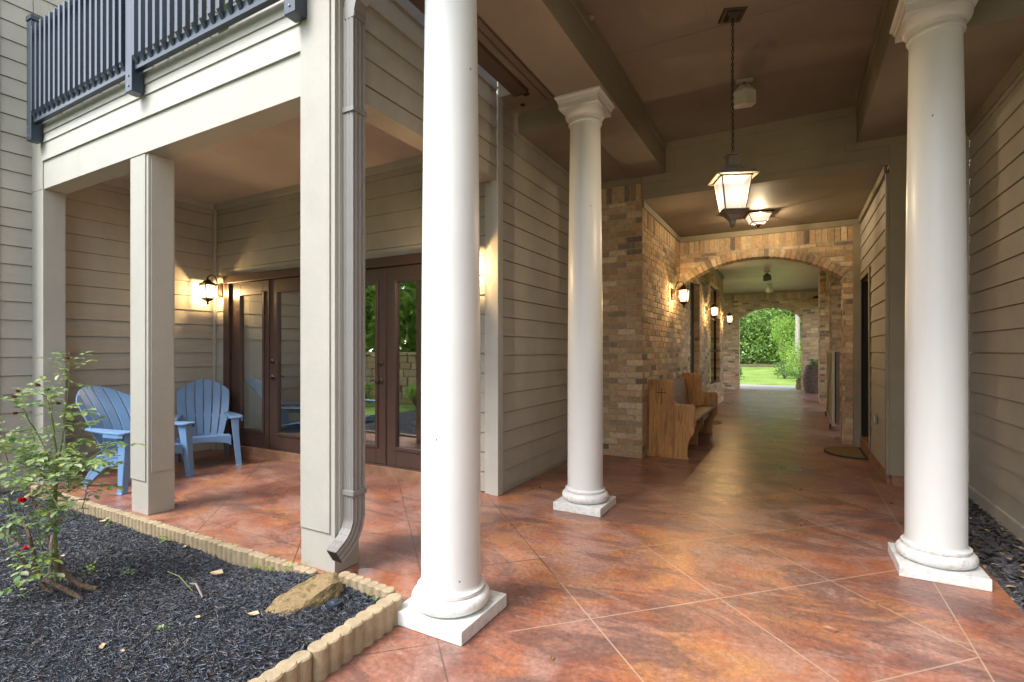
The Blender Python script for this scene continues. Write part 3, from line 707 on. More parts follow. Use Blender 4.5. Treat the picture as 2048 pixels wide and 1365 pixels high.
# passage right wall with door
s=MB(); siding('x',(.83,6.165),(.83,7.44),.12,3.15,(-1,0),.178,1.30,mb=s,back=.1); siding('x',(.83,7.44),(.83,8.50),2.28,3.15,(-1,0),.178,1.30,mb=s,back=.1)
o=s.build('siding_wall',m_siding,recalc=False); tag(o,'siding wall on the right of the passage around the dark doorway','wall')
s=MB(); s.box(.79,.809,6.17,8.36,3.07,3.15); s.box(.803,.829,6.128,6.20,.10,3.069); s.box(.80,.813,7.37,7.44,.14,2.34); s.box(.80,.813,7.441,8.36,2.27,2.34); s.box(.74,.826,8.40,8.50,.0,3.07); s.build('door_casing',m_trimo,o,bevel=.003)
s=MB(); s.box(.822,.93,6.21,7.44,-.01,.118); s.box(.815,.93,7.441,8.42,-.01,.145); s.build('foundation',m_orange,o,bevel=.008)
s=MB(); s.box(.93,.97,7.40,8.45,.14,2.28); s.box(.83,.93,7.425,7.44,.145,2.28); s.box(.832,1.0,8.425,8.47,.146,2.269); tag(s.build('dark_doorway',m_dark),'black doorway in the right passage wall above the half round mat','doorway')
t=thing('outlet_box','small grey weatherproof outlet low on the right passage wall','outlet',(.815,6.85,.565))
s=MB(); s.box(-.018,0,-.035,.035,-.055,.055); s.build('cover',m_spout,t,bevel=.006); s=MB(); s.box(-.024,-.0185,-.022,.022,-.035,.035); s.build('flap',m_wplas,t,bevel=.003)
# ------------------------------------------------------------------ brick work
rb=random.Random(5)
# front pier + left passage wall with two openings (recesses)
s=MB()
backing(s,-2.36,-1.61,6.19,6.40,0,3.455); 
brickface(s,(-2.36,6.19),(1,0),(0,-1),.752,0,3.37,soldier=.20,rnd=rb)
o_=(-1.61,6.19); zt=3.07
W1=(9.50,10.56,.0,2.63); W2=(12.03,13.72,.53,2.12); W3=(12.03,13.72,2.30,2.86)
def al(z):
    L=8.27; iv=[(0,L)]
    for W in (W1,W2,W3):
        if W[2]<=z<=W[3]:
            a,b=W[0]-6.19,W[1]-6.19; n=[]
            for (p,q) in iv:
                if p<a: n.append((p,min(q,a)))
                if q>b: n.append((max(p,b),q))
            iv=n
    return iv
brickface(s,o_,(0,1),(1,0),8.27,0,zt,allowed=al,soldier=.20,rnd=rb)
ys=[6.40,W1[0],W1[1],W2[0],W2[1],14.46]
for a,b in ((6.40,W1[0]),(W1[1],W2[0]),(W2[1],14.46)): backing(s,-1.86,-1.61,a,b,0,3.3)
backing(s,-1.86,-1.61,W1[0],W1[1],W1[3],3.3); backing(s,-1.86,-1.61,W2[0],W2[1],0,W2[2]); backing(s,-1.86,-1.61,W2[0],W2[1],W2[3],W3[2]); backing(s,-1.86,-1.61,W2[0],W2[1],W3[3],3.3)
for yy,za,zb in ((W1[1],0,2.63),(W2[1],.53,2.12),(W2[1],2.3,2.86)): brickface(s,(-1.71,yy),(1,0),(0,-1),.10,za,zb,rnd=rb)
brickface(s,(-1.86,14.46),(1,0),(0,1),.25,0,3.3,rnd=rb)
o=s.build('brick_wall',m_brick,recalc=False); tag(o,'tan brick pier and long brick wall on the left of the passage','brick wall')
s=MB(); s.box(-2.36,-1.598,6.165,6.185,3.372,3.454); s.box(-1.602,-1.585,6.19,8.48,3.072,3.155); s.box(-1.602,-1.585,8.76,14.46,3.21,3.30); s.build('frieze_board',m_trimo,o,bevel=.002)
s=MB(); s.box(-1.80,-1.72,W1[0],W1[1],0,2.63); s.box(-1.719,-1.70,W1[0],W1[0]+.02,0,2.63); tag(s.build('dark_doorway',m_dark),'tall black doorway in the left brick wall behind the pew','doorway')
def win(W,label):
    t=thing('window',label,'window',(-1.74,(W[0]+W[1])/2,W[2])); h=W[3]-W[2]; L=(W[1]-W[0])/2
    s=MB(); s.box(0,.05,-L,L,0,.05); s.box(0,.05,-L,L,h-.05,h); s.box(0,.05,-L,-L+.05,.051,h-.051); s.box(0,.05,L-.05,L,.051,h-.051)
    if h>1: s.box(.0,.05,-L+.051,L-.051,h/2-.02,h/2+.02)
    s.build('window_frame',m_dark,t); s=MB(); s.box(.02,.026,-L+.05,L-.05,.05,h-.05); s.build('pane',m_glass,t)
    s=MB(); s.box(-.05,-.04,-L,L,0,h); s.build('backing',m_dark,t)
win(W2,'tall lower window in the left brick wall beyond the first lamps'); win(W3,'small transom window above the tall window in the brick wall')
# arch walls
def archwall(name,label,y,x0,x1,ax0,ax1,zsp,zcr,zt,T=.25,soldier=.20,zlow=True,seed=1,ring=.11):
    rb=random.Random(seed); s=MB(); w_=(ax1-ax0)/2; hgt=zcr-zsp; Rr=(w_*w_+hgt*hgt)/(2*hgt); cx=(ax0+ax1)/2; cz=zcr-Rr
    th=math.asin(w_/Rr); n=40
    arc=[(cx+Rr*math.sin(-th+2*th*k/n),cz+Rr*math.cos(-th+2*th*k/n)) for k in range(n+1)]
    if ax0>x0: backing(s,x0,ax0,y,y+T,0,zt)
    if ax1<x1: backing(s,ax1,x1,y,y+T,0,zt)
    for (a,b) in zip(arc,arc[1:]):
        for yy in (y,y+T): s.face([(a[0],yy,a[1]),(b[0],yy,b[1]),(b[0],yy,zt),(a[0],yy,zt)],0,MOR)
        s.face([(a[0],y,a[1]),(b[0],y,b[1]),(b[0],y+T,b[1]),(a[0],y+T,a[1])],0,MOR)
    RO=Rr+ring+.008
    def allow(z):
        if z<zsp-.005: return [(0,ax0-x0),(ax1-x0,x1-x0)]
        d=RO*RO-(z-cz)**2
        if d<=0: return [(0,x1-x0)]
        d=math.sqrt(d); a=cx-d-x0; b=cx+d-x0
        return [(0,max(0,a)),(min(b,x1-x0),x1-x0)]
    brickface(s,(x0,y),(1,0),(0,-1),x1-x0,0,zt,allowed=allow,soldier=soldier,rnd=rb)
    # ring bricks
    m=int(2*th*Rr/.072)
    for k in range(m):
        t0=-th+2*th*k/m; t1=-th+2*th*(k+1)/m-.010/Rr; c=rb.choice(BR); kk=rb.uniform(.85,1.25); c=tuple(v*kk for v in c)
        P=[]; d=.012
        for yy in (y-d,y+T+.002):
            for (r_,t_) in ((Rr-.012,t0),(Rr-.012,t1),(Rr+ring,t1),(Rr+ring,t0)): P.append((cx+r_*math.sin(t_),yy,cz+r_*math.cos(t_)))
        i=len(s.v); s.v+=P
        for f in ((0,1,2,3),(0,4,5,1),(1,5,6,2),(2,6,7,3),(3,7,4,0)): s.quad4([i+a for a in f],0,c)
    # jambs
    brickface(s,(ax1,y+T),(0,-1),(-1,0),T,0,zsp,rnd=rb)
    if ax0>x0: brickface(s,(ax0,y),(0,1),(1,0),T,0,zsp,rnd=rb)
    return tag(s.build(name,m_brick,recalc=False),label,'brick wall')
o=archwall('brick_arch_wall','brick wall with a wide arch across the passage behind the ceiling light',8.5,-1.60,.74,-1.60,.62,2.37,2.75,3.07)
s=MB(); s.box(-1.585,.80,8.475,8.497,3.072,3.155); s.build('frieze_board',m_trimo,o,bevel=.002)
archwall('brick_arch_wall','farthest brick wall whose arch opens onto the green garden',18.9,-6,2.6,-1.60,.255,2.40,2.77,3.25,T=.3,seed=4,ring=.0)
# passage and corridor ceilings
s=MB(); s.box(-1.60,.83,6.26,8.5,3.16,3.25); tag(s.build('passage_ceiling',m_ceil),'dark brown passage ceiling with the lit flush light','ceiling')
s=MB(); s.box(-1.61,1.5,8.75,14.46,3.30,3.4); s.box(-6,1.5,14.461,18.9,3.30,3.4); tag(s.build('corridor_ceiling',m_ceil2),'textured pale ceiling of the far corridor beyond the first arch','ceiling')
s=MB(); s.box(-6,.9,18.87,18.897,3.22,3.299); tag(s.build('frieze_board',m_trimo),'dark board along the top of the farthest brick wall','trim board')
# right piers
def pier(x0,x1,ya,yb,label,seed,zt=3.3):
    rb=random.Random(seed); s=MB(); backing(s,x0,x1,ya,yb,0,zt)
    brickface(s,(x0,ya),(1,0),(0,-1),x1-x0,0,zt,rnd=rb); brickface(s,(x0,yb),(0,-1),(-1,0),yb-ya,0,zt,rnd=rb); brickface(s,(x0,yb),(1,0),(0,1),x1-x0,0,zt,rnd=rb); brickface(s,(x1,yb),(0,-1),(1,0),yb-ya,0,zt,rnd=rb)
    return tag(s.build('brick_pier',m_brick,recalc=False),label,'brick pier','brick piers on the right of the far corridor')
pier(.60,1.05,14.77,15.55,'farther brick pier on the right of the corridor before the wicker pot',21); pier(.70,1.35,12.3,12.95,'nearer brick pier right of the corridor behind the upright folded table',22)
s=MB(); s.box(.72,1.5,8.76,12.28,2.75,3.29); s.box(.72,1.3,12.97,14.75,2.75,3.29); s.box(.72,1.05,15.57,18.88,2.75,3.29); tag(s.build('lintel_beam',m_trimo),'dark lintel beam over the openings right of the far corridor','beam')
s=MB(); backing(s,.76,1.0,8.76,9.3,0,2.74); tag(s.build('brick_return',m_brick,recalc=False),'brick return of the arch wall behind the folded table','brick wall')
# right house body so that light stays out
s=MB(); s.box(1.0,7,8.55,8.74,0,6.8); s.box(1.78,7,-2,-1.9,0,6.8); tag(s.build('house_end_wall',m_siding),'outer siding of the right house wing','wall')
# ================================================================== OBJECTS
def frus(s,z0,w0,z1,w1,m=0,cap=True):
    i=len(s.v)
    for z,w_ in ((z0,w0),(z1,w1)): s.v+=[(-w_,-w_,z),(w_,-w_,z),(w_,w_,z),(-w_,w_,z)]
    for k in range(4): s.quad4((i+k,i+(k+1)%4,i+4+(k+1)%4,i+4+k),m)
    if cap: s.quad4((i+3,i+2,i+1,i),m); s.quad4((i+4,i+5,i+6,i+7),m)
def cage(s,z0,w0,z1,w1,t):
    for sx in (-1,1):
        for sy in (-1,1): s.tube([(sx*w0,sy*w0,z0),(sx*w1,sy*w1,z1)],t,4)
def wall_lantern(label,loc,rz):
    t=thing('wall_lantern',label,'lantern',loc,rz,'lit wall lanterns')
    s=MB(); s.box(-.045,.045,-.022,0,-.085,.085); s.box(-.032,.032,-.030,-.022,-.068,.068)
    s.build('back_plate',m_bronze,t,bevel=.004)
    s=MB(); s.tube([(0,-.02,-.01),(0,-.045,.05),(0,-.055,.12),(0,-.085,.175),(0,-.13,.19),(0,-.165,.165),(0,-.175,.12)],[.008]*7,8); s.tube([(0,-.03,.01),(0,-.05,.0),(0,-.06,.03)],.006,6)
    s.build('arm',m_bronze,t,smooth=True)
    c=-.175
    s=MB(); frus(s,.055,.083,.062,.085); frus(s,.062,.085,.085,.05); frus(s,.085,.05,.115,.022); frus(s,.115,.03,.122,.024); 
    s.v=[(x,y+c,z) for x,y,z in s.v]; i=len(s.v); s.lathe([(.012,.12),(.016,.13),(.010,.14),(.014,.15),(.003,.162)],12,(0,c,0)); s.build('roof',m_bronze,t)
    s=MB(); frus(s,-.125,.043,.052,.066,cap=False); s.v=[(x,y+c,z) for x,y,z in s.v]; s.build('glass',m_lamp,t)
    s=MB(); cage(s,-.128,.046,.055,.069,.006); frus(s,-.135,.052,-.125,.054); frus(s,-.155,.026,-.136,.048)
    for zz in (.05,-.122):
        w_=.069 if zz>0 else .047
        for a,b in (((-w_,-w_),(w_,-w_)),((w_,-w_),(w_,w_)),((w_,w_),(-w_,w_)),((-w_,w_),(-w_,-w_))): s.tube([(*a,zz),(*b,zz)],.005,4)
    s.v=[(x,y+c,z) for x,y,z in s.v]; s.lathe([(.022,-.156),(.010,-.175),(.016,-.185),(.004,-.205)],12,(0,c,0)); s.build('cage',m_bronze,t)
    bulb(t,(0,-.175,-.03),13*LAMP,(1,.66,.30),.018)
    return t
wall_lantern('lit wall lantern beside the leftmost glass door above the blue chairs',(-6.64,4.012,2.12),0)
wall_lantern('lit wall lantern right of the glass doors, hidden behind the nearest white column',(-2.64,4.012,2.12),0)
wall_lantern('nearest lit lantern on the brick wall above the wooden pew',(-1.597,7.87,2.17),R(90))
wall_lantern('second lit lantern on the brick wall between black doorway and window',(-1.597,11.29,2.17),R(90))
wall_lantern('third lit lantern at the far corner of the brick wall',(-1.597,14.20,2.17),R(90))
# hanging lantern
t=thing('hanging_lantern','large lit lantern hanging on a long chain from the portico ceiling','lantern',(-.385,4.04,2.22),R(22))
s=MB(); frus(s,1.535,.028,1.555,.055); frus(s,1.5551,.075,1.569,.082); s.build('canopy',m_bronze,t)
s=MB(); z=.525; k=0
while z<1.53:
    pts=[]
    for j in range(9):
        a=2*math.pi*j/8; xx=.008*math.cos(a); zz=.0155*math.sin(a)
        pts.append((xx if k%2 else 0,0 if k%2 else xx,z+.0155+zz))
    s.tube(pts,.0028,5,cap=False); z+=.0245; k+=1
s.tube([(.005,0,.52),(.009,.006,.8),(-.004,.004,1.1),(.006,-.004,1.35),(0,0,1.54)],.0025,5)
s.build('chain',m_bronze,t)
s=MB(); frus(s,.528,.052,.536,.054); frus(s,.455,.042,.527,.034); frus(s,.395,.085,.455,.045); frus(s,.375,.135,.396,.118); frus(s,.362,.145,.375,.140)
s.build('roof',m_lantern,t,bevel=.002)
s=MB(); frus(s,.128,.066,.362,.100,cap=False); s.build('frosted_glass',m_lamp2,t)
s=MB(); cage(s,.125,.069,.365,.103,.006); frus(s,.115,.092,.125,.088); frus(s,.095,.05,.114,.075); frus(s,.055,.022,.094,.048); frus(s,.025,.014,.054,.020); 
for a,b in (((-.104,-.104),(.104,-.104)),((.104,-.104),(.104,.104)),((.104,.104),(-.104,.104)),((-.104,.104),(-.104,-.104))): s.tube([(*a,.357),(*b,.357)],.006,4)
s.lathe([(.012,.024),(.020,.018),(.012,.010),(.003,0)],12); s.build('cage',m_lantern,t)
bulb(t,(0,0,.25),20*LAMP,(1,.80,.52),.02)
# flush ceiling light
t=thing('ceiling_light','lit square glass ceiling light with bronze frame in the passage','ceiling light',(-.40,7.55,3.16),R(14))
s=MB(); frus(s,-.022,.155,-.001,.165); frus(s,-.155,.03,-.147,.036); s.lathe([(.012,-.185),(.016,-.17),(.008,-.156)],10)
cage(s,-.125,.092,-.022,.145,.006)
for zz,w_ in ((-.125,.092),(-.03,.145)):
    for a,b in (((-w_,-w_),(w_,-w_)),((w_,-w_),(w_,w_)),((w_,w_),(-w_,w_)),((-w_,w_),(-w_,-w_))): s.tube([(*a,zz),(*b,zz)],.006,4)
for sx in (-1,1):
    for sy in (-1,1): s.tube([(sx*.092,sy*.092,-.125),(sx*.03,sy*.03,-.15)],.006,4)
s.build('frame',m_bronze,t)
s=MB(); frus(s,-.122,.088,-.023,.140,cap=False); frus(s,-.145,.025,-.1225,.088,cap=False); s.build('glass',m_lamp3,t)
bulb(t,(0,0,-.075),44*LAMP,(1,.80,.52),.02)
# speakers
def speaker(loc,mt,label,rz=0,k=1.0):
    t=thing('outdoor_speaker',label,'speaker',loc,rz)
    s=MB(); s.box(-.07,.07,-.02,.02,-.025,-.001); s.build('mount_block',m_conc,t); s=MB(); s.tube([(0,0,-.02),(0,.01,-.07)],.008,6); s.tube([(-.03,.01,-.06),(.03,.01,-.06)],.005,6); s.build('bracket',m_bronze,t)
    s=MB(); V=[(-.035,-.03,-.055),(.035,-.03,-.055),(.097,-.02,-.12),(.097,-.02,-.235),(0,-.11,-.262),(-.097,-.02,-.235),(-.097,-.02,-.12),(0,-.10,-.12),(-.03,.05,-.06),(.03,.05,-.06),(.07,.08,-.13),(.07,.08,-.225),(-.07,.08,-.225),(-.07,.08,-.13)]
    s.v=list(V)
    for f in ((0,1,7),(1,2,7),(0,7,6),(7,2,3,4),(7,4,5,6),(0,8,9,1),(1,9,10,2),(2,10,11,3),(3,11,12,5,4),(5,12,13,6),(6,13,8,0),(8,13,12,11,10,9)): s.quad4(f)
    s.build('shell',mt,t,bevel=.003)
speaker((-.385,5.06,3.79),m_wplas,'white angular speaker hanging from the ceiling behind the hanging lantern',R(12))
speaker((-.55,14.1,3.30),m_verdi,'dark speaker on the far corridor ceiling, nearer of two',R(-20)); speaker((-.60,16.9,3.30),m_wplas,'small pale speaker on the far corridor ceiling close to the garden arch')
t=thing('security_camera','tiny dark camera high in the corner beside the garden arch','camera',(.66,18.89,3.08)); s=MB(); s.tube([(0,0,0),(0,-.08,-.02)],.015,8); s.tube([(.04,-.12,-.05),(-.08,-.16,-.07)],.035,10); s.build('housing',m_bronze,t)
# doormat
s=MB(); pts=[(.80+.0,7.55)]+[]
def halfmat(k): return [(.80-.44*k*math.sin(math.pi*j/24)**.8,7.84-.42*k*math.cos(math.pi*j/24)) for j in range(25)]
s.prism([(x,y) for x,y in halfmat(1)],'z',.001,.014); o=s.build('doormat',m_black); tag(o,'half round brown doormat with black border at the dark doorway','doormat')
s=MB(); s.prism([(x-.03,y) for x,y in halfmat(.88)],'z',.0145,.018); s.build('mat_fibre',m_matf,o)
s=MB(); s.prism([(-1.32+.20*math.cos(a/12*math.pi*2),9.9+.28*math.sin(a/12*math.pi*2)) for a in range(12)],'z',.001,.012); tag(s.build('doormat',m_matf),'small brown mat beyond the wooden pew','doormat')
# ---- pew
def arcp(cx,cz,r,a0,a1,n=6): return [(cx+r*math.cos(R(a0+(a1-a0)*k/n)),cz+r*math.sin(R(a0+(a1-a0)*k/n))) for k in range(n+1)]
prof=[(0,0)]+[(.47,0),(.472,.10),(.478,.17),(.50,.235),(.535,.285),(.552,.33)]+arcp(.515,.605,.042,0,90)+arcp(.37,.71,.065,-90,-180)[0:]+arcp(.265,.905,.04,0,90)+arcp(.04,.905,.04,90,180)
t=thing('wooden_pew','worn wooden church pew with a carved cross against the brick wall','pew',(-1.585,6.40,0))
for yy in (0,2.15):
    s=MB(); s.prism([(a,b+.018) for a,b in prof],'y',yy,yy+.045); e_=s.build('end_panel',m_wood,t,bevel=.006)
    s=MB(); s.box(-.005,.48,yy-.008,yy+.053,0,.03); s.build('base_plank',m_wood,e_,bevel=.003)
    if yy==0:
        s=MB(); 
        for a in ((.155,.165,.66,.85),(.11,.21,.795,.805),(.15,.17,.845,.853),(.15,.17,.657,.665),(.106,.112,.788,.812),(.208,.214,.788,.812)): s.box(a[0],a[1],-.0016,.0,a[2],a[3])
        s.build('carved_cross',m_cut,e_)
s=MB(); s.prism([(.09,.405),(.53,.43),(.535,.455),(.52,.465),(.09,.44)],'y',.046,2.149); s.build('seat',m_woodh,t,bevel=.004)
s=MB(); s.prism([(.10,.44),(.13,.44),(.075,.90),(.05,.90)],'y',.046,2.149); s.build('backrest',m_woodh,t,bevel=.004)
s=MB(); s.prism([(.08,0),(.42,0),(.42,.12),(.45,.22),(.50,.30),(.50,.425),(.08,.40)],'y',1.06,1.10); s.build('middle_support',m_wood,t)
s=MB(); s.box(.40,.425,.046,1.059,.28,.40); s.box(.40,.425,1.101,2.149,.28,.40); s.build('apron',m_woodh,t)
# ---- folded table
t=thing('folded_table','folded tan table with white cross braces standing upright on wheels by the brick pier','folding table',(.60,11.0,0),R(-1))
s=MB(); s.box(0,.018,-1.08,1.08,.09,1.31); s.build('table_leaf',m_cream,t,bevel=.003)
s=MB()
for a in ((-1.09,1.09,.08,.115),(-1.09,1.09,1.285,1.32),(-1.09,-1.055,.1151,1.2849),(1.055,1.09,.1151,1.2849)): s.box(-.012,.03,a[0],a[1],a[2],a[3])
s.build('leaf_frame',m_creamw,t)
s=MB(); s.tube([(-.008,-1.05,.12),(-.008,1.05,1.28)],.011,4); s.tube([(-.012,-1.05,1.28),(-.012,1.05,.12)],.011,4); s.build('cross_brace',m_creamw,t)
s=MB(); s.box(.045,.10,-1.09,1.09,.10,1.30); s.build('table_leaf',m_gutter,t,bevel=.003)
for y in (-1.0,1.0):
    s=MB(); s.lathe([(.045,-.012),(.05,-.008),(.05,.008),(.045,.012)],16); s.v=[(.02+z-.05,y+x,.051+y2) for x,y2,z in s.v]; s.build('wheel',m_black,t); 
# ---- wicker pot with plant
t=thing('wicker_pot','large dark woven barrel pot with spiky plant beside the garden arch','plant pot',(.60,18.35,0))
rw=random.Random(3); s=MB(); rows=26; 
def pr_(u): return .20+.125*math.sin(math.pi*(.12+.76*u))**1.1-.03*u
for r in range(rows):
    for k in range(30):
        a0=2*math.pi*(k+(.5 if r%2 else 0))/30; a1=a0+2*math.pi/30*.92; z0=.88*r/rows; z1=z0+.88/rows*.9; u=(r+.5)/rows
        P=[]
        for a,z_,rr in ((a0,z0,pr_(u)),(a1,z0,pr_(u)),(a1,z1,pr_(u)),(a0,z1,pr_(u)),((a0+a1)/2,(z0+z1)/2,pr_(u)+.018)): P.append((rr*math.cos(a),rr*math.sin(a),z_))
        i=len(s.v); s.v+=P
        for f in ((0,1,4),(1,2,4),(2,3,4),(3,0,4)): s.quad4([i+x for x in f])
s.build('woven_barrel',m_wick,t)
s=MB(); s.lathe([(pr_(k/10)-.004,.88*k/10) for k in range(11)],30); s.build('inner_barrel',m_black,t)
s=MB()
for k in range(46):
    a=rw.uniform(0,6.28); l=rw.uniform(.18,.34); e_=rw.uniform(.25,1.2); w_=.012; p=Vector((.12*math.cos(a)*rw.random(),.12*math.sin(a)*rw.random(),.86)); d=Vector((math.cos(a)*math.cos(e_),math.sin(a)*math.cos(e_),math.sin(e_))); sd_=Vector((-math.sin(a),math.cos(a),0))*w_
    m_=p+d*l*.55+Vector((0,0,.02)); q=p+d*l-Vector((0,0,.05))
    s.face([p-sd_,p+sd_,m_+sd_,m_-sd_]); s.face([m_-sd_,m_+sd_,q])
s.build('spiky_leaves',m_leaf,t)
s=MB(); s.tube([(-.05,0,.84),(-.2,-.05,.84),(-.3,-.08,.79)],[.02,.014,.006],6); s.build('bare_stem',m_bark,t)
# ---- adirondack chairs
def chair(label,loc,rz):
    t=thing('blue_chair',label,'chair',loc,rz,'blue plastic garden chairs')
    # back: fan of six slats; section goes up and back
    def bp(u,v):   # u -1..1 across, v 0..1 up
        hw=.205+.075*math.sin(min(1,v*1.15)*math.pi/2)
        top=1-.21*abs(u)**2.0
        vv=v*top
        x=u*(hw if v<.99 else hw); y=.20+.42*vv**1.0+.05*math.sin(math.pi*vv)*-1+.055*(1-u*u)*1.0-.055
        z=.30+.66*vv
        return Vector((x,y-.05*u*u*(.4+.6*v)*1.0,z))
    for i in range(6):
        a=-1+i/3+.022; b=-1+(i+1)/3-.022
        s=MB(); n=12; G=[]
        for k in range(n+1):
            v=k/n
            for u in (a,(a+b)/2,b):
                p=bp(u,v); G.append(p)
        i0=len(s.v); s.v+=[tuple(p) for p in G]; s.v+=[tuple(p+Vector((0,.014,-.006))) for p in G]
        m=len(G)
        for k in range(n):
            for j in range(2):
                q=(k*3+j,k*3+j+1,k*3+j+4,k*3+j+3); s.quad4([i0+x for x in q]); s.quad4([i0+m+x for x in q[::-1]])
            for j in (0,2): 
                q=(k*3+j,(k+1)*3+j,m+(k+1)*3+j,m+k*3+j); s.quad4([i0+x for x in q])
        for k in (0,n):
            for j in range(2): q=(k*3+j,k*3+j+1,m+k*3+j+1,m+k*3+j); s.quad4([i0+x for x in q])
        s.build('back_slat',m_blue,t,bevel=.003,smooth=True)
    s=MB()
    for v in (.02,.36):
        pts=[bp(-1+2*k/12,v)+Vector((0,.012,0)) for k in range(13)]
        for p,q in zip(pts,pts[1:]):
            h=Vector((0,.012,.022)); d=Vector((0,.012,-.006))
            s.obox((p+q)/2,(q-p)/2,Vector((0,.005,-.002)),Vector((0,.010,.020)))
    s.build('back_rail',m_blue,t)
    # seat slats, curving down at the rear
    for k in range(5):
        y0=-.27+k*.102; z0=.355-.0-.012*k-(.006*k if k>2 else 0); s=MB()
        s.obox((0,y0+.045,z0-.006),(.262-.010*k,0,0),(0,.0465,-.007),(0,.0015,.009)); s.build('seat_slat',m_blue,t,bevel=.005)
    # front apron with arch
    s=MB(); n=16; 
    top=[(-.275+.55*k/n,.352) for k in range(n+1)]; bot=[(-.275+.55*k/n,.235+.055*math.sin(math.pi*k/n)**.5) for k in range(n+1)]
    s.prism(top+bot[::-1],'y',-.285,-.268); s.build('apron',m_blue,t,bevel=.004)
    for sx in (-1,1):
        # front leg: tapering, flared out, L shaped foot
        s=MB(); 
        def ring(cx,cy,z,wx,wy): return [(cx-wx,cy-wy,z),(cx+wx,cy-wy,z),(cx+wx,cy+wy,z),(cx-wx,cy+wy,z)]
        rs=[ring(sx*.355,-.300,0,.036,.035),ring(sx*.352,-.300,.02,.030,.028),ring(sx*.335,-.29,.20,.032,.035),ring(sx*.318,-.28,.40,.034,.045),ring(sx*.312,-.27,.545,.040,.055)]
        i=len(s.v)
        for r_ in rs: s.v+=r_
        for k in range(len(rs)-1):
            for j in range(4): s.quad4((i+k*4+j,i+k*4+(j+1)%4,i+k*4+4+(j+1)%4,i+k*4+4+j))
        s.quad4((i+3,i+2,i+1,i)); e=i+(len(rs)-1)*4; s.quad4((e,e+1,e+2,e+3)); s.build('front_leg',m_blue,t,bevel=.006)
        # rear leg: sweeping back
        s=MB(); s.prism([(-.25,.33),(-.25,.25),(.05,.20),(.30,.0),(.37,.0),(.36,.03),(.22,.20),(.16,.31)],'x',sx*.245-.016,sx*.245+.016); s.build('rear_leg',m_blue,t,bevel=.004)
        # arm: broad paddle
        s=MB(); ol=[(.215,.30),(.225,.12),(.235,-.02),(.245,-.20),(.245,-.315),(.27,-.345),(.37,-.345),(.395,-.31),(.39,-.15),(.355,.02),(.31,.18),(.275,.30),(.24,.335)]
        ol=[(sx*a,b) for a,b in ol]
        if sx<0: ol=ol[::-1]
        s.prism(ol,'z',.545,.566); s.build('armrest',m_blue,t,bevel=.006)
        s=MB(); s.prism([(sx*a,b) for a,b in ((.38,-.335),(.395,-.30),(.388,-.10),(.380,-.10),(.384,-.30),(.372,-.33))],'z',.515,.544); s.build('arm_lip',m_blue,t)
    return t
chair('blue plastic slatted armchair nearest the glass doors',(-6.02,3.43,0),R(60))
chair('blue plastic slatted armchair half hidden behind the rose bush and the middle post',(-5.77,2.62,0),R(103))
# ---- edging blocks
def block(name,label,logs,mat,top,zb,r,ry=None):
    s=MB()
    for (x,y,k) in logs:
        zt=top(x,y)+k; s.lathe([(r,zb-top(x,y)*0),(r,zt-.006),(r-.006,zt)],16,(x,y,0))
    xs=[l[0] for l in logs]; ys=[l[1] for l in logs]
    for (a,b) in zip(logs,logs[1:]):
        c=((a[0]+b[0])/2,(a[1]+b[1])/2); d=Vector((b[0]-a[0],b[1]-a[1],0)); n=Vector((-d.y,d.x,0)).normalized()*r*.74
        zt=(top(*c)-.005); s.obox((c[0],c[1],(zb+zt)/2),d/2,n,(0,0,(zt-zb)/2))
    o=s.build(name,mat,smooth=True); return tag(o,label,'edging block','scalloped concrete edging blocks round the mulch bed')
re=random.Random(9)
x=-6.35; k=0
while x<-2.45:
    n=min(8,int((-2.375-x)/.054)+1); tilt=re.uniform(-.006,.006); logs=[(x+.054*j,2.033+re.uniform(-.002,.002)+tilt*j/8,re.uniform(-.003,.003)) for j in range(n)]
    last=x+.054*n>-2.30
    block('edging_block','tan scalloped edging block in the row between mulch and patio floor',logs,m_curb,lambda a,b:.030,-.12,.031)
    x+=.054*n+.006; k+=1
x=-2.345; logs=[(x+.054*j,2.03,re.uniform(-.004,.004)) for j in range(3)]
block('edging_block','dark weathered edging block below the downspout',logs,m_curbold,lambda a,b:.045,-.1,.029); x=-2.18
logs=[(x+.058*j,2.015-.004*j,re.uniform(-.003,.003)) for j in range(7)]
block('edging_block','tan edging block between the rock and the nearest column plinth',logs,m_curb,lambda a,b:.085,-.08,.032)
y=1.88; i=0
cv=lambda y:-1.70-.035*max(0,(1.3-y))**1.5+.02*math.sin(y*2)
while y>-1.2:
    sk=re.uniform(-.012,.012); lift=re.uniform(-.012,.012); logs=[(cv(y-.066*j)+sk+re.uniform(-.002,.002),y-.066*j,re.uniform(-.003,.003)+lift) for j in range(8)]
    block('edging_block',['tan scalloped edging block running from the nearest column toward the viewer','tan edging block at the lower edge of the photo beside the paving'][min(i,1)],logs,m_curb,lambda a,b:.125,-.06,.041)
    y-=.066*8+.012; i+=1
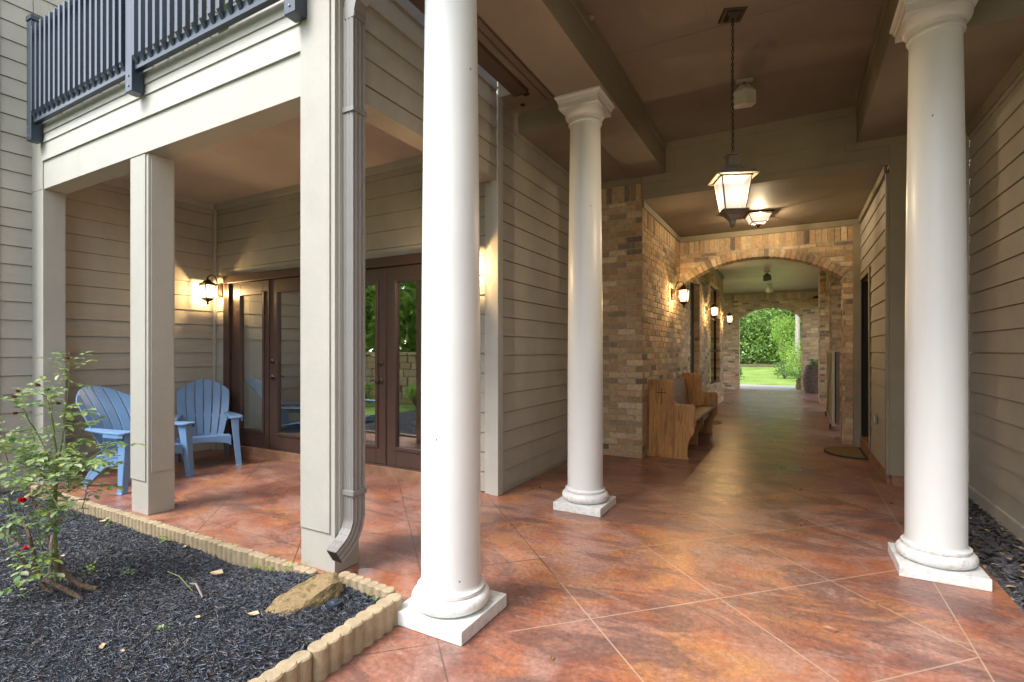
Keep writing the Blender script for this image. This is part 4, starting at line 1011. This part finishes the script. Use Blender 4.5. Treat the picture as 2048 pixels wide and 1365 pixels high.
# ---- rock
import bmesh
bm=bmesh.new()
for p in ((-.235,-.03,-.03),(-.215,.05,-.03),(-.19,-.075,-.04),(-.17,.02,.045),(-.12,-.085,.03),(-.10,.075,.055),(-.04,-.10,.045),(.02,.095,.085),(.05,-.085,.085),(.12,.10,.10),(.15,-.06,.105),(.20,.05,.095),(.225,-.02,.07),(.235,.03,.0),(.21,-.075,-.03),(.10,-.13,-.03),(-.05,-.135,-.04),(.17,.11,-.03),(-.02,.12,-.03),(-.14,.09,-.03),(0,0,-.06)): bm.verts.new(p)
rh=bmesh.ops.convex_hull(bm,input=bm.verts); bmesh.ops.delete(bm,geom=[g for g in rh['geom_interior'] if isinstance(g,bmesh.types.BMVert)],context='VERTS')
bmesh.ops.triangulate(bm,faces=bm.faces); bmesh.ops.subdivide_edges(bm,edges=bm.edges,cuts=7,use_grid_fill=True); bm.normal_update()
for v in bm.verts:
    q=v.co; k=noise.noise(q*9+Vector((3,1,2)))*.012-.012*max(0,.35-abs(noise.noise(q*13+Vector((1,7,3)))))/.35*(1 if noise.noise(q*5)>-.1 else 0)
    lay=math.sin(q.z*190+noise.noise(q*7)*5)*.0022*(1-abs(v.normal.z))
    v.co=q+v.normal*(k+lay+noise.fractal(q*45,1,2,3)*.0028)
me=bpy.data.meshes.new('garden_rock'); bm.to_mesh(me); bm.free(); me.materials.append(m_rock)
o=link('garden_rock',me); o.location=(-2.20,1.745,.018); o.scale=(.93,.9,.85); o.rotation_euler=(R(8),R(-6),R(66)); tag(o,'flat mossy tan rock lying on the mulch beside the edging','rock')
# garden light disc
t=thing('ground_light','small round dark garden light cap beside the rock','garden light',(-2.02,1.80,.03)); s=MB(); s.lathe([(.036,0),(.04,.012),(.036,.026),(.022,.028),(.018,.034),(.005,.036)],24); s.build('cap',m_rail,t,smooth=True); s=MB(); s.lathe([(.030,-.03),(.030,.0)],16); s.build('stem',m_black,t)
# fallen leaves and twigs on mulch
def w2(u,v,dep): 
    lat=(u-CX)/F*dep; return Vector((-math.sin(A)*dep+math.cos(A)*lat,math.cos(A)*dep+math.sin(A)*lat,H-(v-HY)/F*dep))
def fl(u,v,z=0): return w2(u,v,F*(H-z)/(v-HY))
rnd=random.Random(21)
for (u,v,l,lab) in ((205,1297,.055,'tan triangular dry leaf low in the middle of the mulch'),(507,1232,.055,'pale tan curled leaf just left of the garden rock'),(433,1150,.085,'long pale dry leaf on the mulch below the edging row'),(395,1238,.035,'small tan leaf between the pale curled leaf and the rose stems'),(370,1096,.05,'narrow greenish leaf near the edging row'),(215,1040,.045,'tan dry leaf beside the rose bush at the patio edge'),(205,1045,.05,'dry leaf nearest the middle post foot'),(125,1115,.04,'dry leaf under the rose canes'),(245,1306,.025,'tiny pinkish leaf right of the triangular leaf'),(15,1122,.045,'dry leaf at the far left of the mulch')):
    p=fl(u,v,.0); s=MB(); a=rnd.uniform(-.6,.6); c,sn=math.cos(a),math.sin(a); z0=mz(p.x,p.y)+.012
    p=fl(u,v,z0); P=[]
    for (q,r_,h) in ((-1,-.1,.0),(-.2,.75,.3),(.5,.6,.55),(1,0,.25),(.4,-.7,.1),(-.3,-.7,.05)): P.append((p.x+(c*q-sn*r_*.5)*l/1.6,p.y+(sn*q+c*r_*.5)*l/1.6,z0+.008+h*l*.5))
    s.face(P[:4]); s.face([P[0],P[3],P[4],P[5]]); tag(s.build('fallen_leaf',m_dry),lab,'leaf','dry leaves on the mulch bed')
p=fl(380,1165,.0); q=fl(405,1198,.0); s=MB(); s.tube([(p.x,p.y,mz(p.x,p.y)+.03),((p.x+q.x)/2,(p.y+q.y)/2,.035),(q.x,q.y,mz(q.x,q.y)+.02)],[.004,.006,.004],6); tag(s.build('stick',m_barkp),'short pale broken stick lying on the mulch','stick')
p=fl(335,1150); q=fl(385,1190); s=MB(); s.tube([(p.x,p.y,.02),((p.x+q.x)/2,(p.y+q.y)/2,.045),(q.x,q.y,.02)],[.003,.003,.002],5); tag(s.build('stick',m_cane),'thin greenish twig lying beside the pale stick','stick')
p=fl(1662,1262); s=MB(); P=[(p.x-.035,p.y+.012,.004),(p.x-.01,p.y+.012,.014),(p.x+.012,p.y,.010),(p.x+.03,p.y-.004,.012),(p.x+.012,p.y-.016,.004),(p.x-.012,p.y-.006,.003)]
s.face(P[:4]); s.face([P[0],P[3],P[4],P[5]]); tag(s.build('fallen_leaf',m_hip),'single curled olive leaf on the bare paving','leaf')
# small weeds
def leaflet(s,p,d,l,w_,up=Vector((0,0,1))):
    d=d.normalized(); sd_=d.cross(up)
    if sd_.length<.05: sd_=d.cross(Vector((1,0,0)))
    sd_.normalize(); n=sd_.cross(d); i=len(s.v)
    s.v+=[tuple(p),tuple(p+d*l*.35+sd_*w_-n*w_*-.25),tuple(p+d*l*.75+sd_*w_*.75+n*w_*.2),tuple(p+d*l-n*l*.08),tuple(p+d*l*.75-sd_*w_*.75+n*w_*.2),tuple(p+d*l*.35-sd_*w_+n*w_*.25),tuple(p+d*l*.5)]
    for f in ((0,6,2,1),(6,3,2),(0,5,4,6),(6,4,3)): s.quad4([i+x for x in f])
def rv(r): return Vector((r.uniform(-1,1),r.uniform(-1,1),r.uniform(-1,1)))
rw=random.Random(77)
for (u,v,k,h) in ((327,1078,18,.05),(350,1072,16,.05),(510,1130,26,.05),(545,1140,18,.04),(580,1150,14,.05),(180,1142,22,.05),(262,1142,12,.03),(623,1135,12,.05),(215,1045,14,.06),(330,1270,8,.03),(245,1145,8,.03),(742,1220,8,.03),(40,1188,8,.03),(455,1070,14,.06)):
    p=fl(u,v,-.02); p.z=mz(p.x,p.y)+.008; s=MB()
    for j in range(k):
        q=p+Vector((rw.gauss(0,.025),rw.gauss(0,.018),rw.uniform(.0,h))); leaflet(s,q,Vector((rw.uniform(-1,1),rw.uniform(-1,1),.4)),rw.uniform(.012,.024),rw.uniform(.005,.009))
    s.tube([tuple(p+Vector((-.03,0,-.01))),tuple(p+Vector((.0,0,.012))),tuple(p+Vector((.03,.01,.0)))],.0015,4)
    tag(s.build('weed_sprout',m_leafb if k%4 else m_rose),'tiny green weed sprout growing out of the mulch','weed','green sprouts in the mulch bed')
# ---- rose bush
t=thing('rose_bush','sparse rose bush with thorny canes and a small red bloom in the mulch bed','rose bush',(0,0,0))
def zp(x,y,dep): return w2(x/2.483,700+y/2.483,dep)
rr=random.Random(4); canes=[]
C=[([(480,1190),(400,1172),(330,1115),(285,1060),(255,985),(235,930)],2.9,.016,.010,m_bark),
([(410,1245),(320,1190),(215,1140),(150,1090),(90,1012)],2.82,.014,.009,m_bark),
([(275,1222),(205,1160),(170,1040),(150,930),(120,850)],2.85,.013,.008,m_bark),
([(250,1135),(252,1020),(262,920)],2.86,.010,.009,m_barkp),
([(200,950),(245,880),(262,820),(268,700)],2.9,.008,.006,m_cane),
([(300,850),(240,812),(180,780),(120,700),(60,640)],3.0,.013,.006,m_bark),
([(0,903),(50,935),(95,975)],2.95,.008,.008,m_barkp),
([(45,915),(58,850),(50,780),(36,720)],2.95,.006,.005,m_cane),
([(60,860),(90,915),(105,960)],2.95,.004,.005,m_cane),
([(285,1150),(276,1000),(272,850),(280,700),(285,560),(268,430),(258,320),(244,215)],2.84,.0095,.003,m_cane),
([(205,985),(185,880),(150,800),(128,770)],2.78,.0045,.003,m_cane),
([(285,620),(310,450),(322,330),(345,180),(345,90),(338,60)],2.88,.005,.0025,m_cane),
([(270,620),(200,440),(150,360),(115,290),(95,240)],2.85,.0045,.0025,m_cane),
([(265,430),(240,260),(195,195)],2.82,.003,.002,m_cane),
([(280,560),(350,540),(440,545),(540,480),(560,470)],2.8,.004,.002,m_cane),
([(285,650),(380,640),(450,650),(520,670)],2.86,.0035,.0015,m_cane),
([(280,600),(180,540),(90,500),(10,470)],2.9,.005,.002,m_cane),
([(275,690),(190,600),(100,560),(-30,560)],2.8,.005,.002,m_cane),
([(120,700),(60,620),(30,520),(20,420)],3.0,.004,.002,m_cane),
([(130,720),(150,560),(170,450),(150,380)],3.02,.004,.002,m_cane),
([(285,540),(340,470),(390,440),(430,380)],2.93,.004,.002,m_cane),
([(240,860),(290,830),(330,780),(370,740)],2.84,.003,.002,m_cane),
([(415,830),(412,780),(430,700),(450,650)],3.1,.003,.002,m_cane),
([(300,800),(240,700),(140,640),(40,650)],2.75,.004,.002,m_cane),
([(240,1120),(180,1110),(130,1140)],2.75,.002,.001,m_cane),([(230,1030),(140,1030),(40,1080)],2.78,.002,.001,m_cane)]
paths=[]
for pts,dep,r0,r1,mt in C:
    P=[]; d=dep
    for k,(x,y) in enumerate(pts):
        P.append(zp(x,y,d+rr.uniform(-.03,.03)))
    s=MB(); n=len(P)
    # subdivide
    Q=[]
    for a,b in zip(P,P[1:]):
        for q in range(4): Q.append(a.lerp(b,q/4)+Vector((0,0,0))+rv(rr)*.003)
    Q.append(P[-1]); s.tube(Q,[r0+(r1-r0)*k/(len(Q)-1) for k in range(len(Q))],7,m=0)
    if mt==m_cane:
        for q in Q[::2]:
            dv=rv(rr).normalized(); s.tube([q,q+dv*.009],[.0012,.0002],4)
    s.build('cane',mt,t,smooth=True); paths.append((Q,r1,mt))
s=MB()
def compound(p,d,sz):
    d=d.normalized(); sd_=d.cross(Vector((0,0,1))); 
    if sd_.length<.1: sd_=Vector((1,0,0))
    sd_.normalize(); L=sz*2.6; s.tube([p,p+d*L*.5+Vector((0,0,.004)),p+d*L],[.0011,.0009,.0007],4)
    up=Vector((rr.uniform(-.4,.4),rr.uniform(-.4,.4),1)).normalized()
    leaflet(s,p+d*L,d-Vector((0,0,.25)),sz*1.15,sz*.36,up)
    for f,kk in ((.82,1.0),(.45,.85)):
        for sg in (-1,1): leaflet(s,p+d*L*f,(sd_*sg*.9+d*.45-Vector((0,0,rr.uniform(0,.3)))),sz*kk,sz*.33,up)
for (Q,r1,mt) in paths:
    if mt!=m_cane: continue
    n=len(Q); m=max(3,int(n*.75))
    for k in range(m):
        q=Q[rr.randrange(n//4,n)]
        if q.z<.05 and rr.random()<.75: continue
        compound(q,Vector((rr.uniform(-1,1),rr.uniform(-.8,.8),rr.uniform(-.35,.6))),rr.uniform(.028,.050))
# dense leafy zones
for (cx,cy,sx,sy,n) in ((120,480,90,60,26),(90,600,80,50,24),(220,540,60,60,20),(330,330,50,50,8),(470,560,70,30,18),(420,590,60,40,12),(60,440,50,30,12),(200,660,60,30,12),(340,560,40,60,12),(440,640,50,20,5),(150,1050,60,25,7),(180,1130,50,20,6),(330,120,50,30,5),(30,650,40,40,10),(260,320,60,40,8)):
    for k in range(int(n*.5)):
        q=zp(rr.gauss(cx,sx*.6),rr.gauss(cy,sy*.6),2.86+rr.gauss(0,.10)); compound(q,Vector((rr.uniform(-1,1),rr.uniform(-.9,.9),rr.uniform(-.3,.5))),rr.uniform(.028,.050))
s.build('foliage',m_rose,t,recalc=False)
def bloom(x,y,dep,r,mt,nm):
    c=zp(x,y,dep); s=MB()
    for k in range(26):
        a=rr.uniform(0,6.28); e=rr.uniform(.2,1.3); d=Vector((math.cos(a)*math.cos(e),math.sin(a)*math.cos(e),math.sin(e))); leaflet(s,c+rv(rr)*r*.2,d,r*rr.uniform(.7,1.1),r*.4,Vector((math.cos(a),math.sin(a),.2)))
    s.build(nm,mt,t,recalc=False)
bloom(110,752,2.78,.026,m_petal,'red_bloom'); bloom(125,988,2.78,.017,m_petal,'red_bloom')
for x,y in ((90,208),(72,238),(186,178),(237,200),(336,46),(288,270),(75,320)): bloom(x,y,2.85,.017,m_hip,'dead_bloom')
# ================================================================== FAR GARDEN AND SURROUNDINGS
def crown(s,c,rad,n,sz,r,hollow=.35,clumps=14,mat=0):
    cs=[]
    for k in range(clumps):
        d=rv(r).normalized(); cs.append((Vector((c[0]+d.x*rad[0]*.62,c[1]+d.y*rad[1]*.62,c[2]+d.z*rad[2]*.62)),r.uniform(.32,.6)))
    for k in range(n):
        cc,cr=r.choice(cs); d=rv(r).normalized()*(r.random()**.4)
        p=Vector((cc.x+d.x*rad[0]*cr,cc.y+d.y*rad[1]*cr,cc.z+d.z*rad[2]*cr))
        a=rv(r).normalized()*sz*r.uniform(.6,1.3); b=a.cross(rv(r)).normalized()*sz*.45
        i=len(s.v); s.v+=[tuple(p-a),tuple(p+b),tuple(p+a),tuple(p-b)]; s.quad4((i,i+1,i+2,i+3))
def tree(x,y,h,cr,n,sz,seed,label,mt=m_leaf,bm_=m_bark,tr=.16,group=None,lean=(0,0),base=None,crown_from=.35,nm='tree'):
    r=random.Random(seed); z0=(gh(x,y) if base is None else base)-.1
    t=thing(nm,label,'tree',(x,y,z0),0,group)
    s=MB(); top=Vector((lean[0],lean[1],h*.86)); pts=[Vector((0,0,0)),Vector((lean[0]*.2+.05,lean[1]*.2,h*.25)),Vector((lean[0]*.6-.06,lean[1]*.6,h*.55)),top]
    s.tube(pts,[tr,tr*.8,tr*.6,tr*.2],9)
    for k in range(7):
        f=crown_from+(.9-crown_from)*k/7; p=pts[1].lerp(top,f) ; a=r.uniform(0,6.28); l=cr*r.uniform(.5,.9); q=p+Vector((math.cos(a)*l,math.sin(a)*l,l*.5)); s.tube([p,p.lerp(q,.5)+Vector((0,0,.05)),q],[tr*.35,tr*.22,tr*.06],6)
    s.build('trunk',bm_,t,smooth=True)
    s=MB(); crown(s,(lean[0]*.8,lean[1]*.8,h*(crown_from+1)/2+.2),(cr,cr,h*(1-crown_from)/2),n,sz,r); s.build('crown',mt,t,recalc=False)
    return t
# trees seen through the garden arch
tree(-.42,30,3.3,.75,2600,.05,31,'young light green tree in the middle of the garden view',m_leafb,m_bark,.04,crown_from=.15)
tree(-4.1,33,9,1.6,1500,.09,32,'leaning pale trunked tree at the left of the garden view',m_leaf,m_barkp,.13,lean=(.9,0),crown_from=.45)
tree(.23,36,11,1.5,900,.1,33,'straight pale trunk at the right of the garden view',m_leaf,m_barkp,.17,crown_from=.75)
tree(.86,31,11,1.5,900,.1,34,'pale trunk at the right edge of the garden arch',m_leafb,m_barkp,.12,crown_from=.7)
def shrub(x,y,rx,rz,n,sz,seed,label,mt=m_leafb,nm='shrub'):
    r=random.Random(seed); z0=gh(x,y); t=thing(nm,label,'shrub',(x,y,z0))
    s=MB()
    for k in range(8):
        a=r.uniform(0,6.28); s.tube([(0,0,-.05),(math.cos(a)*rx*.3,math.sin(a)*rx*.3,rz*.7),(math.cos(a)*rx*.6,math.sin(a)*rx*.6,rz*1.5)],[.02,.014,.006],5)
    s.build('stem',m_bark,t); s=MB(); crown(s,(0,0,rz),(rx,rx,rz),n,sz,r); s.build('foliage',mt,t,recalc=False)
shrub(.45,27,.85,1.05,2600,.05,41,'bright yellow green bush at the right of the garden view')
shrub(-.35,29,.6,.5,900,.05,42,'low green bush under the young tree',m_leaf)
shrub(-2.35,27,.32,.4,500,.05,43,'blue green bush at the left edge of the garden arch',m_leaf)
# cycad
t=thing('cycad','arching green cycad with scaly trunk outside the garden arch','cycad',(.24,20.3,-.03)); r=random.Random(6)
s=MB(); s.lathe([(.13,-.05),(.15,.1),(.13,.25),(.14,.32),(.06,.38)],14); s.build('trunk',m_curbold,t)
for k in range(26):
    s=MB(); a=2*math.pi*k/26+r.uniform(-.1,.1); L=r.uniform(.75,1.05); e=r.uniform(.35,1.1); prev=None
    for j in range(16):
        u=j/15; p=Vector((math.cos(a)*L*u*math.cos(e*(1-u*.6)),math.sin(a)*L*u*math.cos(e*(1-u*.6)),.34+L*u*math.sin(e)*(1-.55*u)))
        if prev is not None:
            d=(p-prev).normalized(); sd_=Vector((-math.sin(a),math.cos(a),0)); l=.17*math.sin(math.pi*(.12+.85*u))
            for sg in (-1,1): leaflet(s,p,sd_*sg+d*.5-Vector((0,0,.2)),l,.011)
        prev=p
    s.build('frond',m_cyc,t,recalc=False)
s=MB(); s.tube([(-4.2,37,gh(-4,37)+.05),(-2,37.2,gh(-2,37)+.07),(-.6,37.1,gh(-1,37)+.05)],[.07,.09,.06],8); tag(s.build('fallen_log',m_bark),'thin fallen log lying along the far edge of the lawn','log')
r=random.Random(8); s=MB()
for k in range(60):
    x=r.uniform(-13,9); y=r.uniform(39,44); h=r.uniform(4,9); crown(s,(x,y,gh(x,y)+h*.45),(r.uniform(1.6,2.8),1.6,h*.55),900,.13,r,clumps=12)
for k in range(70):
    x=r.uniform(-18,14); y=r.uniform(46,54); h=r.uniform(9,15); crown(s,(x,y,gh(x,y)+h*.46),(r.uniform(2.4,3.8),2,h*.52),420,.36,r,clumps=16)
o=s.build('woodland',m_leafd,recalc=False); tag(o,'dense green woodland beyond the lawn seen through the arch','woodland',kind='stuff')
s=MB()
for k in range(40):
    x=r.uniform(-12,10); y=r.uniform(39.5,47); l=r.uniform(-.6,.6); s.tube([(x,y,gh(x,y)-.1),(x+l*.4,y,3),(x+l,y,8)],[.09,.07,.04],6)
o=s.build('woodland_stems',m_bark,recalc=False); tag(o,'thin grey stems among the far woodland','woodland',kind='stuff')
# trees behind the viewer, reflected in the glass doors
for k,(x,y,h,c) in enumerate(((-12,-6.2,7.5,2.6),(-8.6,-7.5,9,2.8),(-16,-6.5,8,3),(-5,-9,9,3),(-19.5,-4,8,2.6),(3,-11,8,3))):
    tree(x,y,h*.8,c*1.15,9000,.16,60+k,['leafy tree reflected in the left glass doors','tall leafy tree reflected in the right glass doors','tree behind the stone garden wall far left','tree behind the viewer','tree beyond the left end of the garden wall','tree behind the paved yard'][k],m_leaf if k%2 else m_leafb,m_bark,.16,'trees behind the garden wall',crown_from=.12)
r=random.Random(14); s=MB(); z=-.15
while z<1.18:
    h=r.uniform(.14,.26); x=-17
    if z+h>1.18: h=1.19-z
    while x<-2.5:
        l=r.uniform(.2,.6); s.obox((x+l/2,-2.95+r.uniform(-.02,.02),z+h/2),(l/2-.012,0,r.uniform(-.008,.008)),(0,.15,0),(0,0,h/2-.010)); x+=l
    z+=h
s.box(-17,-2.5,-3.1,-2.84,-.2,1.15)
x=-17
while x<-2.5: s.obox((x+.35,-2.95,1.235),(.34,0,0),(0,.2,0),(0,0,.04)); x+=.7
tag(s.build('stone_garden_wall',m_retain,bevel=.01,recalc=False),'tan rubble stone garden wall reflected in the glass doors','garden wall')
for k,(x,y) in enumerate(((-8.2,-1.9),(-10.0,-1.7),(-6.6,-2.0))): shrub(x,y,.5,.35,1200,.035,80+k,['low bright bush by the stone wall reflected in the doors','left bush by the stone wall','right bush by the stone wall'][k])

def nest(loc,r,mt,label):
    bm=bmesh.new(); bmesh.ops.create_icosphere(bm,subdivisions=3,radius=1)
    for v in bm.verts: v.co=v.co*r*(1+.35*noise.fractal(v.co*2+Vector(loc),1,2,4)); v.co.z*=.6
    me=bpy.data.meshes.new('mud_nest'); bm.to_mesh(me); bm.free(); me.materials.append(mt); o=link('mud_nest',me); o.location=loc; tag(o,label,'wasp nest')
nest((-1.30,3.55,3.775),.022,m_dry,'small yellowish wasp nest on the ceiling edge of the left portico beam')
nest((-2.10,4.05,3.635),.03,m_black,'dark mud nest on the soffit beyond the gutter end')
nest((-2.22,4.22,3.635),.022,m_black,'smaller dark mud nest nearest the brown siding wall')
nest((-4.05,3.98,3.275),.02,m_black,'tiny dark nest on the patio ceiling edge above the doors')

rnd=random.Random(33)
for (u,v,lab) in ((590,1330,'brown curled leaf on the paving by the edging at the bottom of the photo'),(612,1322,'second brown leaf on the paving close to the edging blocks'),(1105,1318,'tiny dark leaf scrap on the front paving')):
    p=fl(u,v,.0); s=MB(); a=rnd.uniform(0,6.28); c,sn=math.cos(a),math.sin(a); l=.035; P=[]
    for (q,r_,h) in ((-1,-.1,.05),(-.2,.75,.3),(.5,.6,.45),(1,0,.15),(.4,-.7,.1),(-.3,-.7,.2)): P.append((p.x+(c*q-sn*r_*.5)*l/1.6,p.y+(sn*q+c*r_*.5)*l/1.6,.002+h*l*.4))
    s.face(P[:4]); s.face([P[0],P[3],P[4],P[5]]); tag(s.build('fallen_leaf',m_hip),lab,'leaf')
